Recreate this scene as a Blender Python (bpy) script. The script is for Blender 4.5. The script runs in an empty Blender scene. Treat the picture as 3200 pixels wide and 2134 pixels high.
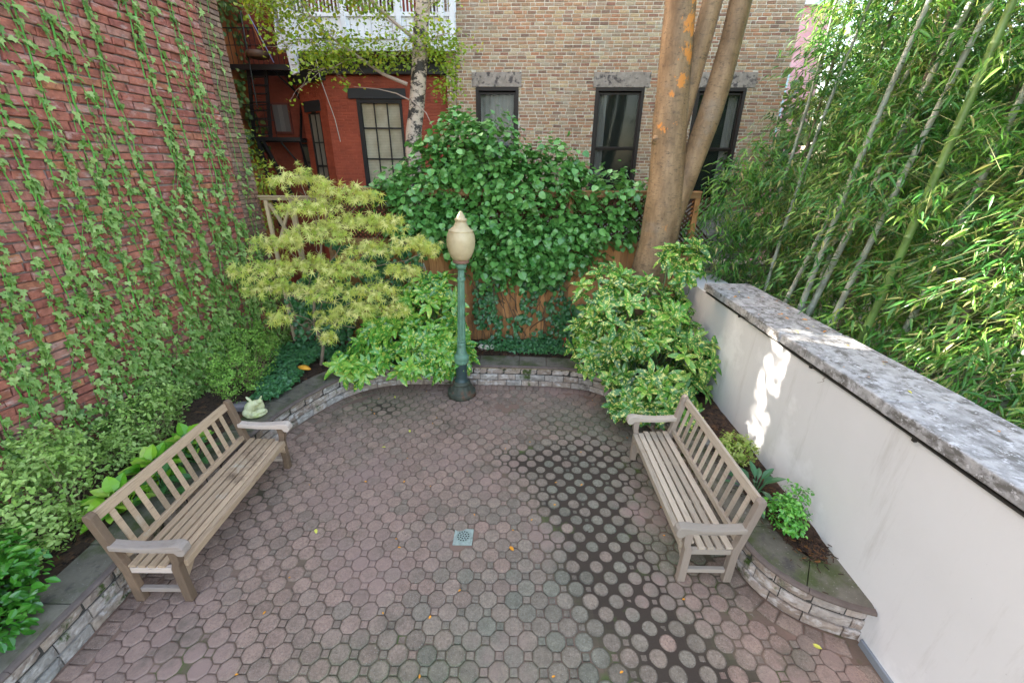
import bpy, math, random
import numpy as np
from mathutils import Vector, Matrix
random.seed(7); RS=np.random.RandomState(7)
R=math.radians; PI=math.pi
scn=bpy.context.scene; COL=scn.collection
# ---------------------------------------------------------------- camera, sky, sun, exposure
cam=bpy.data.cameras.new('camera'); cam.sensor_width=36; cam.lens=14.426; cam.clip_start=.05; cam.clip_end=500
camo=bpy.data.objects.new('camera',cam); COL.objects.link(camo); scn.camera=camo
pt,rl=R(23.073),R(.712)
F_=Vector((0,math.cos(pt),-math.sin(pt))); U0=Vector((0,math.sin(pt),math.cos(pt))); R0=Vector((1,0,0))
R1=R0*math.cos(rl)+U0*math.sin(rl); U1=-R0*math.sin(rl)+U0*math.cos(rl)
camo.matrix_world=Matrix(((R1.x,U1.x,-F_.x,0),(R1.y,U1.y,-F_.y,0),(R1.z,U1.z,-F_.z,3.5759),(0,0,0,1)))
SUN_EL=R(30); SUN_H=Vector((-.906,.423,0)).normalized()
SV=SUN_H*math.cos(SUN_EL)+Vector((0,0,math.sin(SUN_EL)))
w=bpy.data.worlds.new('World'); scn.world=w; w.use_nodes=True
nt=w.node_tree; bg=nt.nodes['Background']; sky=nt.nodes.new('ShaderNodeTexSky'); sky.sky_type='NISHITA'; sky.sun_disc=False
sky.sun_elevation=SUN_EL; sky.sun_rotation=math.atan2(SUN_H.x,SUN_H.y); sky.air_density=1.0; sky.dust_density=2.5; sky.ozone_density=.6
tm=nt.nodes.new('ShaderNodeMix'); tm.data_type='RGBA'; tm.blend_type='MULTIPLY'; tm.inputs[0].default_value=1; tm.inputs[7].default_value=(1.15,1.0,.83,1)
nt.links.new(sky.outputs[0],tm.inputs[6]); nt.links.new(tm.outputs[2],bg.inputs[0]); bg.inputs[1].default_value=.15
sl=bpy.data.lights.new('sun','SUN'); sl.energy=4.0; sl.angle=R(.5); sl.color=(1,.93,.82)
so=bpy.data.objects.new('sun',sl); COL.objects.link(so); so.rotation_euler=SV.to_track_quat('Z','Y').to_euler(); so.location=(0,0,20)
scn.view_settings.view_transform='Standard'; scn.view_settings.look='None'; scn.view_settings.exposure=3.15; scn.view_settings.gamma=1
scn.render.engine='CYCLES'
# ---------------------------------------------------------------- helpers
class MB:
    """collects polygons; rnd = one random number per face, stored as a face attribute"""
    def __init__(s): s.v=[]; s.f=[]; s.r=[]
    def add(s,vs,fs,r=None):
        b=len(s.v); s.v.extend([tuple(v) for v in vs]); r=random.random() if r is None else r
        for f in fs: s.f.append([b+i for i in f]); s.r.append(r)
    def box(s,x0,x1,y0,y1,z0,z1,r=None,M=None,jit=0):
        vs=[(x,y,z) for z in(z0,z1) for y in(y0,y1) for x in(x0,x1)]
        if jit: vs=[tuple(c+random.uniform(-jit,jit) for c in v) for v in vs]
        if M is not None: vs=[M@Vector(v) for v in vs]
        s.add(vs,[(0,2,3,1),(4,5,7,6),(0,1,5,4),(1,3,7,5),(3,2,6,7),(2,0,4,6)],r)
    def bar(s,a,b,w,h,up=(0,0,1),r=None):
        a=Vector(a);b=Vector(b);d=(b-a).normalized();u=Vector(up);x=d.cross(u)
        if x.length<1e-4: x=d.cross(Vector((1,0,0)))
        x.normalize();u=x.cross(d)
        vs=[p+x*(i*w/2)+u*(j*h/2) for p in(a,b) for j in(-1,1) for i in(-1,1)]
        s.add(vs,[(0,2,3,1),(4,5,7,6),(0,1,5,4),(1,3,7,5),(3,2,6,7),(2,0,4,6)],r)
    def tube(s,pts,rad,n=8,r=None,cap=True):
        pts=[Vector(p) for p in pts]; m=len(pts)
        if not hasattr(rad,'__len__'): rad=[rad]*m
        r=random.random() if r is None else r; vs=[];x=None
        for i,p in enumerate(pts):
            d=(pts[min(i+1,m-1)]-pts[max(i-1,0)]).normalized()
            if x is None: x=d.cross(Vector((.3,.9,.1)) if abs(d.y)<.9 else Vector((1,0,0))).normalized()
            x=(x-d*x.dot(d)).normalized(); y=d.cross(x)
            for k in range(n):
                a=2*PI*k/n; vs.append(p+(x*math.cos(a)+y*math.sin(a))*rad[i])
        fs=[(i*n+k,i*n+(k+1)%n,(i+1)*n+(k+1)%n,(i+1)*n+k) for i in range(m-1) for k in range(n)]
        if cap: fs+=[tuple(range(n))[::-1],tuple(range((m-1)*n,m*n))]
        s.add(vs,fs,r)
    def lathe(s,prof,c=(0,0),n=32,flute=None,r=None):
        vs=[]
        for (rr,z,*fl) in prof:
            for k in range(n):
                a=2*PI*k/n; q=rr*(1+(fl[0]*math.cos(a*(fl[1] if len(fl)>1 else 12)) if fl else 0))
                vs.append((c[0]+q*math.cos(a),c[1]+q*math.sin(a),z))
        m=len(prof); fs=[(i*n+k,i*n+(k+1)%n,(i+1)*n+(k+1)%n,(i+1)*n+k) for i in range(m-1) for k in range(n)]
        fs+=[tuple(range(n))[::-1],tuple(range((m-1)*n,m*n))]
        s.add(vs,fs,r)
    def prism(s,poly,axis,a,b,r=None):
        """polygon in the two other axes, extruded along axis from a to b"""
        def P(u,v,t): return {'x':(t,u,v),'y':(u,t,v),'z':(u,v,t)}[axis]
        n=len(poly); vs=[P(u,v,a) for u,v in poly]+[P(u,v,b) for u,v in poly]
        s.add(vs,[tuple(range(n)),tuple(range(n,2*n))[::-1]]+[(i,i+n,(i+1)%n+n,(i+1)%n) for i in range(n)],r)
    def arr(s,V,Fq,r):
        """numpy: V (n,3), Fq (m,k) indices, r (m,)"""
        b=len(s.v); s.v.extend(map(tuple,V)); s.f.extend((Fq+b).tolist()); s.r.extend(list(r))
    def build(s,name,mat,parent=None,smooth=False,bevel=0,mods=None):
        me=bpy.data.meshes.new(name); me.from_pydata(s.v,[],s.f); me.update()
        at=me.attributes.new('rnd','FLOAT','FACE'); at.data.foreach_set('value',np.array(s.r,dtype=np.float32))
        if smooth: me.polygons.foreach_set('use_smooth',np.ones(len(me.polygons),dtype=bool))
        o=bpy.data.objects.new(name,me); COL.objects.link(o); me.materials.append(mat)
        if parent is not None: o.parent=parent
        if bevel:
            m=o.modifiers.new('bevel','BEVEL'); m.width=bevel; m.segments=2; m.limit_method='ANGLE'; m.angle_limit=R(35)
        return o
def recalc(o):
    import bmesh
    b=bmesh.new(); b.from_mesh(o.data); bmesh.ops.recalc_face_normals(b,faces=b.faces); b.to_mesh(o.data); b.free(); return o
def thing(name,label,cat,loc=(0,0,0),rz=0,group=None):
    o=bpy.data.objects.new(name,None); COL.objects.link(o); o.location=loc; o.rotation_euler=(0,0,rz); o.empty_display_size=.1
    o['label']=label; o['category']=cat
    if group:o['group']=group
    return o
def tag(o,label,cat,group=None,kind=None):
    o['label']=label; o['category']=cat
    if group:o['group']=group
    if kind:o['kind']=kind
    return o
def structure(o,label=None):
    o['kind']='structure'
    if label:o['label']=label
    return o
def dup(o,parent=None):
    c=o.copy(); COL.objects.link(c)
    if parent is not None:c.parent=parent
    for ch in list(o.children): dup(ch,c)
    return c
# ---------------------------------------------------------------- materials
def newmat(name):
    m=bpy.data.materials.new(name); m.use_nodes=True; n=m.node_tree; return m,n,n.nodes['Principled BSDF']
def N(n,t,**k):
    x=n.nodes.new(t)
    for a,b in k.items(): setattr(x,a,b)
    return x
def ramp(n,cols,fac):
    r=n.nodes.new('ShaderNodeValToRGB'); e=r.color_ramp.elements
    while len(e)<len(cols): e.new(.5)
    for i,c in enumerate(cols):
        p,c=(c[0],c[1]) if len(c)==2 else (i/(len(cols)-1),c)
        e[i].position=p; e[i].color=(*c,1)
    n.links.new(fac,r.inputs[0]); return r.outputs[0]
def noise(n,scale,detail=5,rough=.6,vec=None,mapping=None):
    t=n.nodes.new('ShaderNodeTexNoise'); t.inputs['Scale'].default_value=scale; t.inputs['Detail'].default_value=detail; t.inputs['Roughness'].default_value=rough
    if vec is None:
        c=n.nodes.new('ShaderNodeTexCoord'); vec=c.outputs['Object']
    if mapping:
        mp=n.nodes.new('ShaderNodeMapping'); mp.inputs['Scale'].default_value=mapping; n.links.new(vec,mp.inputs[0]); vec=mp.outputs[0]
    n.links.new(vec,t.inputs['Vector']); return t.outputs['Fac']
def mix(n,a,b,f,mode='MIX'):
    m=n.nodes.new('ShaderNodeMix'); m.data_type='RGBA'; m.blend_type=mode
    for s,v in((6,a),(7,b)):
        if isinstance(v,tuple): m.inputs[s].default_value=(*v,1)
        else: n.links.new(v,m.inputs[s])
    if isinstance(f,(int,float)): m.inputs[0].default_value=f
    else: n.links.new(f,m.inputs[0])
    return m.outputs[2]
def thr(n,fac,a,b):
    m=n.nodes.new('ShaderNodeMapRange'); m.inputs[1].default_value=a; m.inputs[2].default_value=b; n.links.new(fac,m.inputs[0]); return m.outputs[0]
def bump(n,p,h,strength=.5,dist=.01):
    b=n.nodes.new('ShaderNodeBump'); b.inputs['Strength'].default_value=strength; b.inputs['Distance'].default_value=dist
    n.links.new(h,b.inputs['Height']); n.links.new(b.outputs[0],p.inputs['Normal'])
def rnd(n):
    a=n.nodes.new('ShaderNodeAttribute'); a.attribute_name='rnd'; return a.outputs['Fac']
def rough_mat(name,cols,rough=.85,nscale=6,bs=40,bstr=.4,bdist=.006,stain=None,nmix=.35,mapping=None,spec=.3):
    """rnd picks among cols, noise varies it, stain=(colour,scale,lo,hi) overlays a patchy stain"""
    m,n,p=newmat(name); c=ramp(n,cols,rnd(n)) if len(cols)>1 else None
    if c is None: c=ramp(n,[cols[0],cols[0]],rnd(n))
    nz=noise(n,nscale,6,mapping=mapping)
    c=mix(n,c,ramp(n,[(.35,(.25,.25,.25)),(.65,(.85,.85,.85))],nz),nmix,'OVERLAY')
    if stain:
        for st in stain:
            c=mix(n,c,st[0],thr(n,noise(n,st[1],6,.65,mapping=st[4] if len(st)>4 else None),st[2],st[3]))
    n.links.new(c,p.inputs['Base Color']); p.inputs['Roughness'].default_value=rough; p.inputs['Specular IOR Level'].default_value=spec
    bump(n,p,noise(n,bs,6,.7,mapping=mapping),bstr,bdist); return m
def wood(name,cols,axis,rough=.75,stain=None):
    mp=[14,14,14]; mp['xyz'.index(axis)]=.9
    m,n,p=newmat(name); g=noise(n,3.5,8,.7,mapping=mp); c=ramp(n,cols,g)
    c=mix(n,c,ramp(n,[(.2,.2,.2),(.75,.75,.75)],rnd(n)),.5,'OVERLAY')
    if stain:
        for st in stain: c=mix(n,c,st[0],thr(n,noise(n,st[1],6,.7,mapping=mp if len(st)>4 else None),st[2],st[3]))
    n.links.new(c,p.inputs['Base Color']); p.inputs['Roughness'].default_value=rough; p.inputs['Specular IOR Level'].default_value=.25
    bump(n,p,g,.8,.012); return m
def leafmat(name,cols,rough=.42,trans=.28,speck=None,spec=.5,veins=False):
    m,n,p=newmat(name); c=ramp(n,cols,rnd(n))
    if speck: c=mix(n,c,speck[0],thr(n,noise(n,speck[1],3,.7),speck[2],speck[3]))
    c=mix(n,c,ramp(n,[(.3,.3,.3),(.7,.7,.7)],noise(n,25,2)),.3,'OVERLAY')
    n.links.new(c,p.inputs['Base Color']); p.inputs['Roughness'].default_value=rough; p.inputs['Specular IOR Level'].default_value=spec
    t=n.nodes.new('ShaderNodeBsdfTranslucent'); n.links.new(mix(n,c,(.9,1,.3),.25,'MULTIPLY'),t.inputs[0])
    ms=n.nodes.new('ShaderNodeMixShader'); ms.inputs[0].default_value=trans; n.links.new(p.outputs[0],ms.inputs[1]); n.links.new(t.outputs[0],ms.inputs[2])
    n.links.new(ms.outputs[0],n.nodes['Material Output'].inputs[0]); return m
def plain(name,c,rough=.5,metal=0,spec=.5,nz=.15,nscale=15,bstr=.1):
    m,n,p=newmat(name); k=mix(n,c,ramp(n,[(.2,.2,.2),(.8,.8,.8)],noise(n,nscale)),nz,'OVERLAY')
    n.links.new(k,p.inputs['Base Color']); p.inputs['Roughness'].default_value=rough; p.inputs['Metallic'].default_value=metal; p.inputs['Specular IOR Level'].default_value=spec
    if bstr: bump(n,p,noise(n,nscale*3),bstr,.005)
    return m
# ---------------------------------------------------------------- leaf scattering
def blade_tpl(outline,fold=.12,droop=.12,cup=0):
    """outline: (halfwidth, y) from base to tip; two rows of quads either side of the midrib"""
    V=[];Fc=[];m=len(outline)
    for hw,y in outline:
        z=-droop*y*y
        V+= [(-hw,y,z+fold*hw),(0,y,z),(hw,y,z+fold*hw)]
    for i in range(m-1):
        a=3*i;b=a+3; Fc+=[(a,a+1,b+1,b),(a+1,a+2,b+2,b+1)]
    return np.array(V),np.array(Fc)
def fan_tpl(pts,centre=(0,.35),cz=-.06,tipz=-.08):
    """radial lobed leaf: quads joining centre with pairs of outline points"""
    V=[(centre[0],centre[1],cz)]; 
    for x,y in pts:
        d=math.hypot(x-centre[0],y-centre[1]); V.append((x,y,tipz*d*d*2+.02*((len(V))%2)))
    n=len(pts); Fc=[(0,1+i,1+(i+1)%n,1+(i+2)%n) for i in range(0,n-1,2)]
    return np.array(V),np.array(Fc)
T_OVAL=blade_tpl([(.02,0),(.22,.25),(.27,.55),(.14,.85),(0.005,1)],.25,.15)
T_WIDE=blade_tpl([(.03,0),(.42,.14),(.5,.42),(.36,.75),(.01,1)],.18,.2)
T_LANCE=blade_tpl([(.01,0),(.075,.2),(.08,.45),(.045,.75),(.002,1)],.25,.35)
T_AUC=blade_tpl([(.02,0),(.1,.18),(.2,.45),(.17,.7),(.08,.9),(.003,1)],.3,.32)
T_HOSTA=blade_tpl([(.03,0),(.3,.12),(.4,.38),(.3,.7),(.12,.92),(.01,1)],.35,.35)
T_IVY=fan_tpl([(0,0),(-.2,-.1),(-.42,.1),(-.2,.36),(-.30,.66),(-.10,.68),(0,1.2),(.10,.68),(.30,.66),(.2,.36),(.42,.1),(.2,-.1)],(0,.35),-.03,-.16)
def maple_tpl():
    pts=[];
    for k,(a,l) in enumerate([(-150,.42),(-100,.72),(-52,.95),(0,1.05),(52,.95),(100,.72),(150,.42)]):
        pass
    P=[(0,-.05)]
    A=[(-128,.45),(-82,.78),(-40,.95),(0,1.08),(40,.95),(82,.78),(128,.45)]
    for i,(a,l) in enumerate(A):
        if i>0:
            h=(A[i-1][0]+a)/2; P.append((.17*math.sin(R(h)),.17*math.cos(R(h))))
        P.append((l*math.sin(R(a)),l*math.cos(R(a))))
    return fan_tpl(P[::-1][:-1]+[P[0]],(0,0.02),0,-.1)
T_MAPLE=maple_tpl()
def unit(a): return a/np.maximum(np.linalg.norm(a,axis=-1,keepdims=True),1e-9)
def rv(n,s=1): return RS.normal(size=(n,3))*s
def scatter(mb,tpl,P,Nn,D,S,rr):
    P=np.asarray(P);Nn=unit(np.asarray(Nn));D=np.asarray(D)
    D=unit(D-Nn*np.sum(D*Nn,-1,keepdims=True)); X=np.cross(D,Nn)
    T,Fc=tpl; S=np.broadcast_to(S,(len(P),))
    V=P[:,None,:]+S[:,None,None]*(T[None,:,0,None]*X[:,None,:]+T[None,:,1,None]*D[:,None,:]+T[None,:,2,None]*Nn[:,None,:])
    k=T.shape[0]; FF=(Fc[None]+(np.arange(len(P))*k)[:,None,None]).reshape(-1,Fc.shape[1])
    mb.arr(V.reshape(-1,3),FF,np.repeat(rr,len(Fc)))
def ell(n,c,r,shell=.55):
    d=unit(rv(n)); q=(shell+(1-shell)*RS.rand(n)**.6)[:,None]; q*=1+.16*np.sin(d[:,:1]*7+c[0]*3)*np.cos(d[:,2:]*6+c[1]*5)
    return np.array(c)+d*q*np.array(r),d
def clumps(blobs,total,clump_n,clump_r):
    """points in sub-clumps spread through blob ellipsoids -> (P, outward, clump id)"""
    vol=[max(b[1][0]*b[1][2],.001)*(b[2] if len(b)>2 else 1) for b in blobs]; vs=sum(vol); PP=[];OO=[];II=[];cid=0
    for b,v in zip(blobs,vol):
        n=max(1,int(total*v/vs/clump_n)); c,o=ell(n,b[0],b[1])
        for ci,oi in zip(c,o):
            PP.append(ci+rv(clump_n,clump_r)*np.array([1,.8,.7])); OO.append(np.repeat(oi[None],clump_n,0)); II+= [cid]*clump_n; cid+=1
    return np.vstack(PP),np.vstack(OO),np.array(II),cid
def foliage(mb,tpl,blobs,total,size,clump_n=10,clump_r=.08,up=.9,out=.7,jit=.5,droop=.4,ymin=None,svar=.25,zmin=None,test=None):
    P,O,I,nc=clumps(blobs,total,clump_n,clump_r); n=len(P)
    keep=np.ones(n,bool)
    if ymin is not None: keep&=P[:,1]>ymin
    if zmin is not None: keep&=P[:,2]>zmin
    if test is not None: keep&=test(P)
    P,O,I=P[keep],O[keep],I[keep]; n=len(P)
    Nn=unit(np.array([0,0,up])+O*out+rv(n,jit)); D=unit(O*.8+rv(n,.7)+np.array([0,0,-droop]))
    cr=RS.rand(nc)[I]; rr=np.clip(.55*cr+.45*RS.rand(n),0,1)
    scatter(mb,tpl,P,Nn,D,size*(1+svar*RS.normal(size=n)).clip(.5,1.6),rr); return P
def twig(mb,a,b,r0,r1,n=5,k=5,wob=.04,sag=0):
    a=Vector(a);b=Vector(b);pts=[];L=(b-a).length
    for i in range(k+1):
        t=i/k; p=a.lerp(b,t)+Vector((random.gauss(0,1),random.gauss(0,1),random.gauss(0,1)))*wob*L*math.sin(PI*t)+Vector((0,0,sag*math.sin(PI*t)*L)); pts.append(p)
    mb.tube(pts,[r0+(r1-r0)*i/k for i in range(k+1)],n); return pts
# ---------------------------------------------------------------- ground plan
def catmull(pts,n=8):
    out=[];P=[pts[0]]+list(pts)+[pts[-1]]
    for i in range(1,len(P)-2):
        p0,p1,p2,p3=[np.array(p,float) for p in P[i-1:i+3]]
        for k in range(n):
            t=k/n; out.append(.5*((2*p1)+(-p0+p2)*t+(2*p0-5*p1+4*p2-p3)*t*t+(-p0+3*p1-3*p2+p3)*t**3))
    out.append(np.array(pts[-1],float)); return np.array(out)
FOOT=catmull([(-3.42,-.3),(-3.42,1.0),(-3.42,2.1),(-3.42,3.2),(-3.37,4.1),(-3.27,4.75),(-3.08,5.35),(-2.72,5.98),(-2.2,6.33),(-1.5,6.42),(-.7,6.42),(.12,6.41),(.9,6.36),(1.4,6.22),(1.78,5.85),(2.02,5.35),(2.16,4.7),(2.2,4.0),(2.18,3.4),(2.2,2.95),(2.27,2.62),(2.45,2.38),(2.69,2.24),(2.9,2.17)],8)
seg=np.linalg.norm(np.diff(FOOT,axis=0),axis=1); ARC=np.concatenate([[0],np.cumsum(seg)])
def at(s,off=0):
    """point on the planter foot curve at arc length s, shifted off metres outward (away from the patio)"""
    s=min(max(s,0),ARC[-1]); x=np.interp(s,ARC,FOOT[:,0]); y=np.interp(s,ARC,FOOT[:,1])
    e=.06; a=max(s-e,0); b=min(s+e,ARC[-1])
    tx=np.interp(b,ARC,FOOT[:,0])-np.interp(a,ARC,FOOT[:,0]); ty=np.interp(b,ARC,FOOT[:,1])-np.interp(a,ARC,FOOT[:,1])
    l=math.hypot(tx,ty); tx/=l;ty/=l
    return x-ty*off,y+tx*off
LT=ARC[-1]
# ---- patio paving
def inside(P,poly):
    x,y=P[:,0],P[:,1]; c=np.zeros(len(P),bool); n=len(poly)
    for i in range(n):
        x1,y1=poly[i];x2,y2=poly[(i+1)%n]
        if y1==y2: continue
        k=((y1>y)!=(y2>y))&(x<(x2-x1)*(y-y1)/(y2-y1)+x1); c^=k
    return c
inner=[at(s,-.19) for s in np.linspace(0,LT-.05,160)]
PATIO=[(-3.23,-.3)]+inner+[(2.72,2.0),(2.8,-.3)]
def fbm(x,y,seed=0,sc=1.0):
    r=np.random.RandomState(seed); v=0; a=1;t=0
    for o in range(4):
        for k in range(3):
            an=r.rand()*6.28; ph=r.rand()*6.28; fr=sc*(1.9**o)*(.7+.6*r.rand()); v=v+a*np.sin((x*math.cos(an)+y*math.sin(an))*fr+ph); t+=a
        a*=.62
    return v/t*1.7
def wear(x,y):
    """how eroded the joints are: open dirt-filled joints on the right side and a few patches"""
    g=lambda cx,cy,rx,ry:np.exp(-((x-cx)/rx)**2-((y-cy)/ry)**2)
    v=.8*g(.7+.0*x,3.75,.45,.75)+.6*g(.35,4.35,.5,.25)+.55*g(1.05,2.9,.35,.6)+.45*g(1.6,2.5,.8,.6)+.5*g(1.2,4.6,.9,.7)+.9*g(-2.05,5.6,.45,.35)+.3*g(1.0,2.7,.9,.9)+.75*g(1.5,1.75,.8,.3)+.5*g(1.25,4.2,.6,.6)
    return np.clip(v+.38*fbm(x,y,3,2.6),0,1)
def mossy(x,y):
    g=lambda cx,cy,rx,ry:np.exp(-((x-cx)/rx)**2-((y-cy)/ry)**2)
    return np.clip(.8*g(-2.3,5.7,.8,.5)+.6*g(1.1,5.3,1.0,.5)+.5*g(1.6,3.3,.5,.9)+.5*g(-.9,1.8,1.5,.35)+.25*fbm(x,y,9,1.7),0,1)
pitch=.2305; G1=[];
for i in range(-16,16):
    for j in range(-4,32):
        G1.append((.16+i*pitch,2.14+j*pitch)); G1.append((.16+(i+.5)*pitch,2.14+(j+.5)*pitch))
G1=np.array(G1); G1=G1[inside(G1,PATIO)]
G2=[]
for i in range(-16,16):
    for j in range(-4,32):
        G2.append((.16+(i+.5)*pitch,2.14+j*pitch)); G2.append((.16+i*pitch,2.14+(j+.5)*pitch))
G2=np.array(G2); G2=G2[inside(G2,PATIO)]
DR=(-.485,3.16)
LAMP=(-.846,6.075)
def keepout(G):
    return (np.maximum(abs(G[:,0]-DR[0]),abs(G[:,1]-DR[1]))>.1)
G1=G1[keepout(G1)];G2=G2[keepout(G2)]
m,n,p=newmat('concrete paver')
a_=n.nodes.new('ShaderNodeAttribute'); a_.attribute_name='tint'
c=mix(n,a_.outputs['Color'],ramp(n,[(.3,(.3,.3,.3)),(.7,(.75,.75,.75))],noise(n,9,6)),.45,'OVERLAY')
c=mix(n,c,ramp(n,[(.3,(.12,.12,.12)),(.7,(.9,.9,.9))],noise(n,38,5,.75)),.40,'OVERLAY'); c=mix(n,c,(.40,.37,.33),thr(n,noise(n,120,3,.7),.60,.70))
c=mix(n,c,(.06,.045,.036),thr(n,noise(n,90,3,.7),.60,.70))
c=mix(n,c,(.05,.038,.03),thr(n,noise(n,26,4,.75),.66,.70))
c=mix(n,c,(.30,.20,.17),thr(n,noise(n,.9,6,.6),.50,.70))
c=mix(n,c,(.10,.085,.06),thr(n,noise(n,1.6,7,.7),.56,.76))
at2=n.nodes.new('ShaderNodeAttribute'); at2.attribute_name='dirt'
dm=n.nodes.new('ShaderNodeMath'); dm.operation='MULTIPLY_ADD'; n.links.new(noise(n,22,5,.75),dm.inputs[0]); dm.inputs[1].default_value=.9; n.links.new(at2.outputs['Fac'],dm.inputs[2])
c=mix(n,c,(.055,.042,.032),thr(n,dm.outputs[0],1.0,1.18))
n.links.new(c,p.inputs['Base Color']); p.inputs['Roughness'].default_value=.82; p.inputs['Specular IOR Level'].default_value=.35
bump(n,p,noise(n,130,6,.75),.5,.004); M_PAV=m
PV=[];PF=[];PT=[];PD=[]
def paver(cx,cy,rad_fn,nseg,worn,tint,dirt,h0=0):
    """top dome: centre fan + rounded rim + skirt"""
    b=len(PV); hj=random.uniform(-.0025,.0025)-.004*worn; tx,ty=random.gauss(0,.006),random.gauss(0,.006)
    rings=[(.80,0.0),(.93,-.0015-.002*worn),(1.0,-.007-.004*worn),(1.0,-.04)]
    PV.append((cx,cy,hj+h0))
    for q,z in rings:
        for k in range(nseg):
            x,y=rad_fn(k); PV.append((cx+x*q,cy+y*q,hj+h0+z+x*q*tx+y*q*ty))
    for k in range(nseg):
        k2=(k+1)%nseg; PF.append((b,b+1+k,b+1+k2)); 
        for r_ in range(len(rings)-1):
            o=b+1+r_*nseg; PF.append((o+k,o+nseg+k,o+nseg+k2,o+k2))
    nf=nseg*(len(rings)); 
    ft=[1.0]+[1-.03-.24*worn,1-.08-.50*worn,.6,.4]; fd=[0,.10*worn,.22*worn,.3,.4]
    grn=np.array((.75,.95,.45))*.16; mz=min(1,max(0,1.6*float(mossy(cx,cy))))
    FT=[]
    for q in range(4):
        mo=mz*(0,.35,.55,.7)[q]; FT.append(np.clip(np.array(tint)*ft[q],0,1)*(1-mo)+grn*mo*.8)
    for k in range(nseg):
        PT.extend(FT); PD.extend([dirt+fd[q] for q in range(4)])
def tintat(x,y,small=False):
    pink=np.clip(.68-.33*(x+.2)+.25*math.sin(y*1.3)+.25*fbm(x,y,21,1.2)-.5*np.exp(-((y-1.9)/.8)**2)*(x<.8),0,1)
    if x>1.6 and y<2.9: pink=.75
    pink=np.clip(pink+random.gauss(0,.16),0,1)
    g=np.array((.150,.138,.105)); pk=np.array((.245,.160,.125)); c=g+(pk-g)*pink
    m=float(mossy(x,y)); c=c*(1-.28*m)+np.array((.10,.125,.05))*.28*m
    return c*random.uniform(.98,1.30)
hx=.0805
for (x,y) in G1:
    wv=float(wear(x,y)); wv=min(1,max(0,wv+random.gauss(0,.07)))
    hw=hx-.0004-.013*wv**1.4; ph=random.random()*6.28
    patch=math.exp(-((x+.05)/.42)**2-((y-5.75)/.33)**2)
    def rf(k,hw=hw,wv=wv,ph=ph):
        a=2*PI*k/16; e=((a+PI/8)%(PI/4))-PI/8; oc=1/math.cos(e); ci=1.03
        t=min(1,wv*1.25); r=hw*(oc*(1-t)+ci*t)*(1+.02*t*math.sin(3*a+ph)); return r*math.cos(a),r*math.sin(a)
    paver(x,y,rf,16,wv,tintat(x,y),.25*float(fbm(x,y,31,3.1)>.35)+.18*wv+(.25*math.exp(-((x+.9)/.7)**2-((y-2.2)/.5)**2)),-.012*patch)
for (x,y) in G2:
    wv=float(wear(x,y)); s=.0325-.002-.006*wv
    def rf(k,s=s,wv=wv):
        a=2*PI*k/8+PI/4; e=((a)%(PI/2))-PI/4; q=1/max(abs(math.cos(a)),abs(math.sin(a)));q=q*(1-.25*wv)+.25*wv; return s*q*math.cos(a),s*q*math.sin(a)
    paver(x,y,rf,8,wv,tintat(x,y,True)*(.95-.3*wv),.3*wv,-.006*wv*(random.random()<.9)-(.01 if random.random()<wv*.6 else 0))
# border course of plain rectangular pavers following the planter foot
s=.05
while s<LT-.1:
    wd=random.choice((.1,.105,.11)) if s<LT-1.3 else random.choice((.13,.15,.17)); p4=[at(s+.003,-.012),at(s+wd-.003,-.012),at(s+wd-.003,-.165),at(s+.003,-.165)]
    cx=sum(q[0] for q in p4)/4;cy=sum(q[1] for q in p4)/4
    pts=[]
    for i in range(4):
        a=p4[i];b=p4[(i+1)%4]; pts+= [(a[0]+(b[0]-a[0])*t-cx,a[1]+(b[1]-a[1])*t-cy) for t in(.02,.5)]
    area=sum(pts[i][0]*pts[(i+1)%8][1]-pts[(i+1)%8][0]*pts[i][1] for i in range(8))
    if area<0: pts=pts[::-1]
    paver(cx,cy,lambda k,pts=pts:pts[k],8,.3,tintat(cx,cy)*random.uniform(.7,1.05),.22,-.002)
    s+=wd
y=2.0
while y>-.3:   # straight border along the white wall
    for x0,wd in((2.66,.2),): 
        cx=x0+.1;cy=y-.075
        if cy<2.0: paver(cx,cy,lambda k:[(-.1,-.07),(0,-.07),(.1,-.07),(.1,0),(.1,.07),(0,.07),(-.1,.07),(-.1,0)][k],8,.2,tintat(cx,cy)*random.uniform(.75,1.1),.25)
    y-=.15
me=bpy.data.meshes.new('patio_paving'); me.from_pydata([tuple(v) for v in PV],[],PF); me.update()
ca=me.attributes.new('tint','FLOAT_COLOR','FACE'); ca.data.foreach_set('color',np.hstack([np.array(PT),np.ones((len(PT),1))]).astype(np.float32).ravel())
ca=me.attributes.new('dirt','FLOAT','FACE'); ca.data.foreach_set('value',np.array(PD,dtype=np.float32))
me.polygons.foreach_set('use_smooth',np.array([len(f)==4 for f in PF]))
o=bpy.data.objects.new('patio_paving',me); COL.objects.link(o); me.materials.append(M_PAV); structure(o)
# dirt in the joints (a sheet with small relief)
m,n,p=newmat('joint dirt'); c=ramp(n,[(.05,.036,.028),(.11,.075,.055),(.075,.07,.035),(.13,.085,.068)],noise(n,3.2,6,.65)); c=mix(n,(.22,.135,.10),c,thr(n,rnd(n),.12,.45)); c=mix(n,c,(.045,.030,.020),thr(n,rnd(n),.4,.75)); c=mix(n,c,(.07,.10,.02),thr(n,noise(n,1.7,5,.7),.57,.68))
n.links.new(c,p.inputs['Base Color']); p.inputs['Roughness'].default_value=.8; bump(n,p,noise(n,60,6),.6,.006); M_DIRT=m
xs=np.linspace(-3.6,3.0,150); ys=np.linspace(-.4,6.6,160); X,Y=np.meshgrid(xs,ys)
Z=-.013+.004*fbm(X,Y,5,8)+.0050*np.clip(wear(X,Y)-.25,0,1)+.004*np.exp(-((X-.25)/.55)**2-((Y-5.65)/.38)**2)
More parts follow.
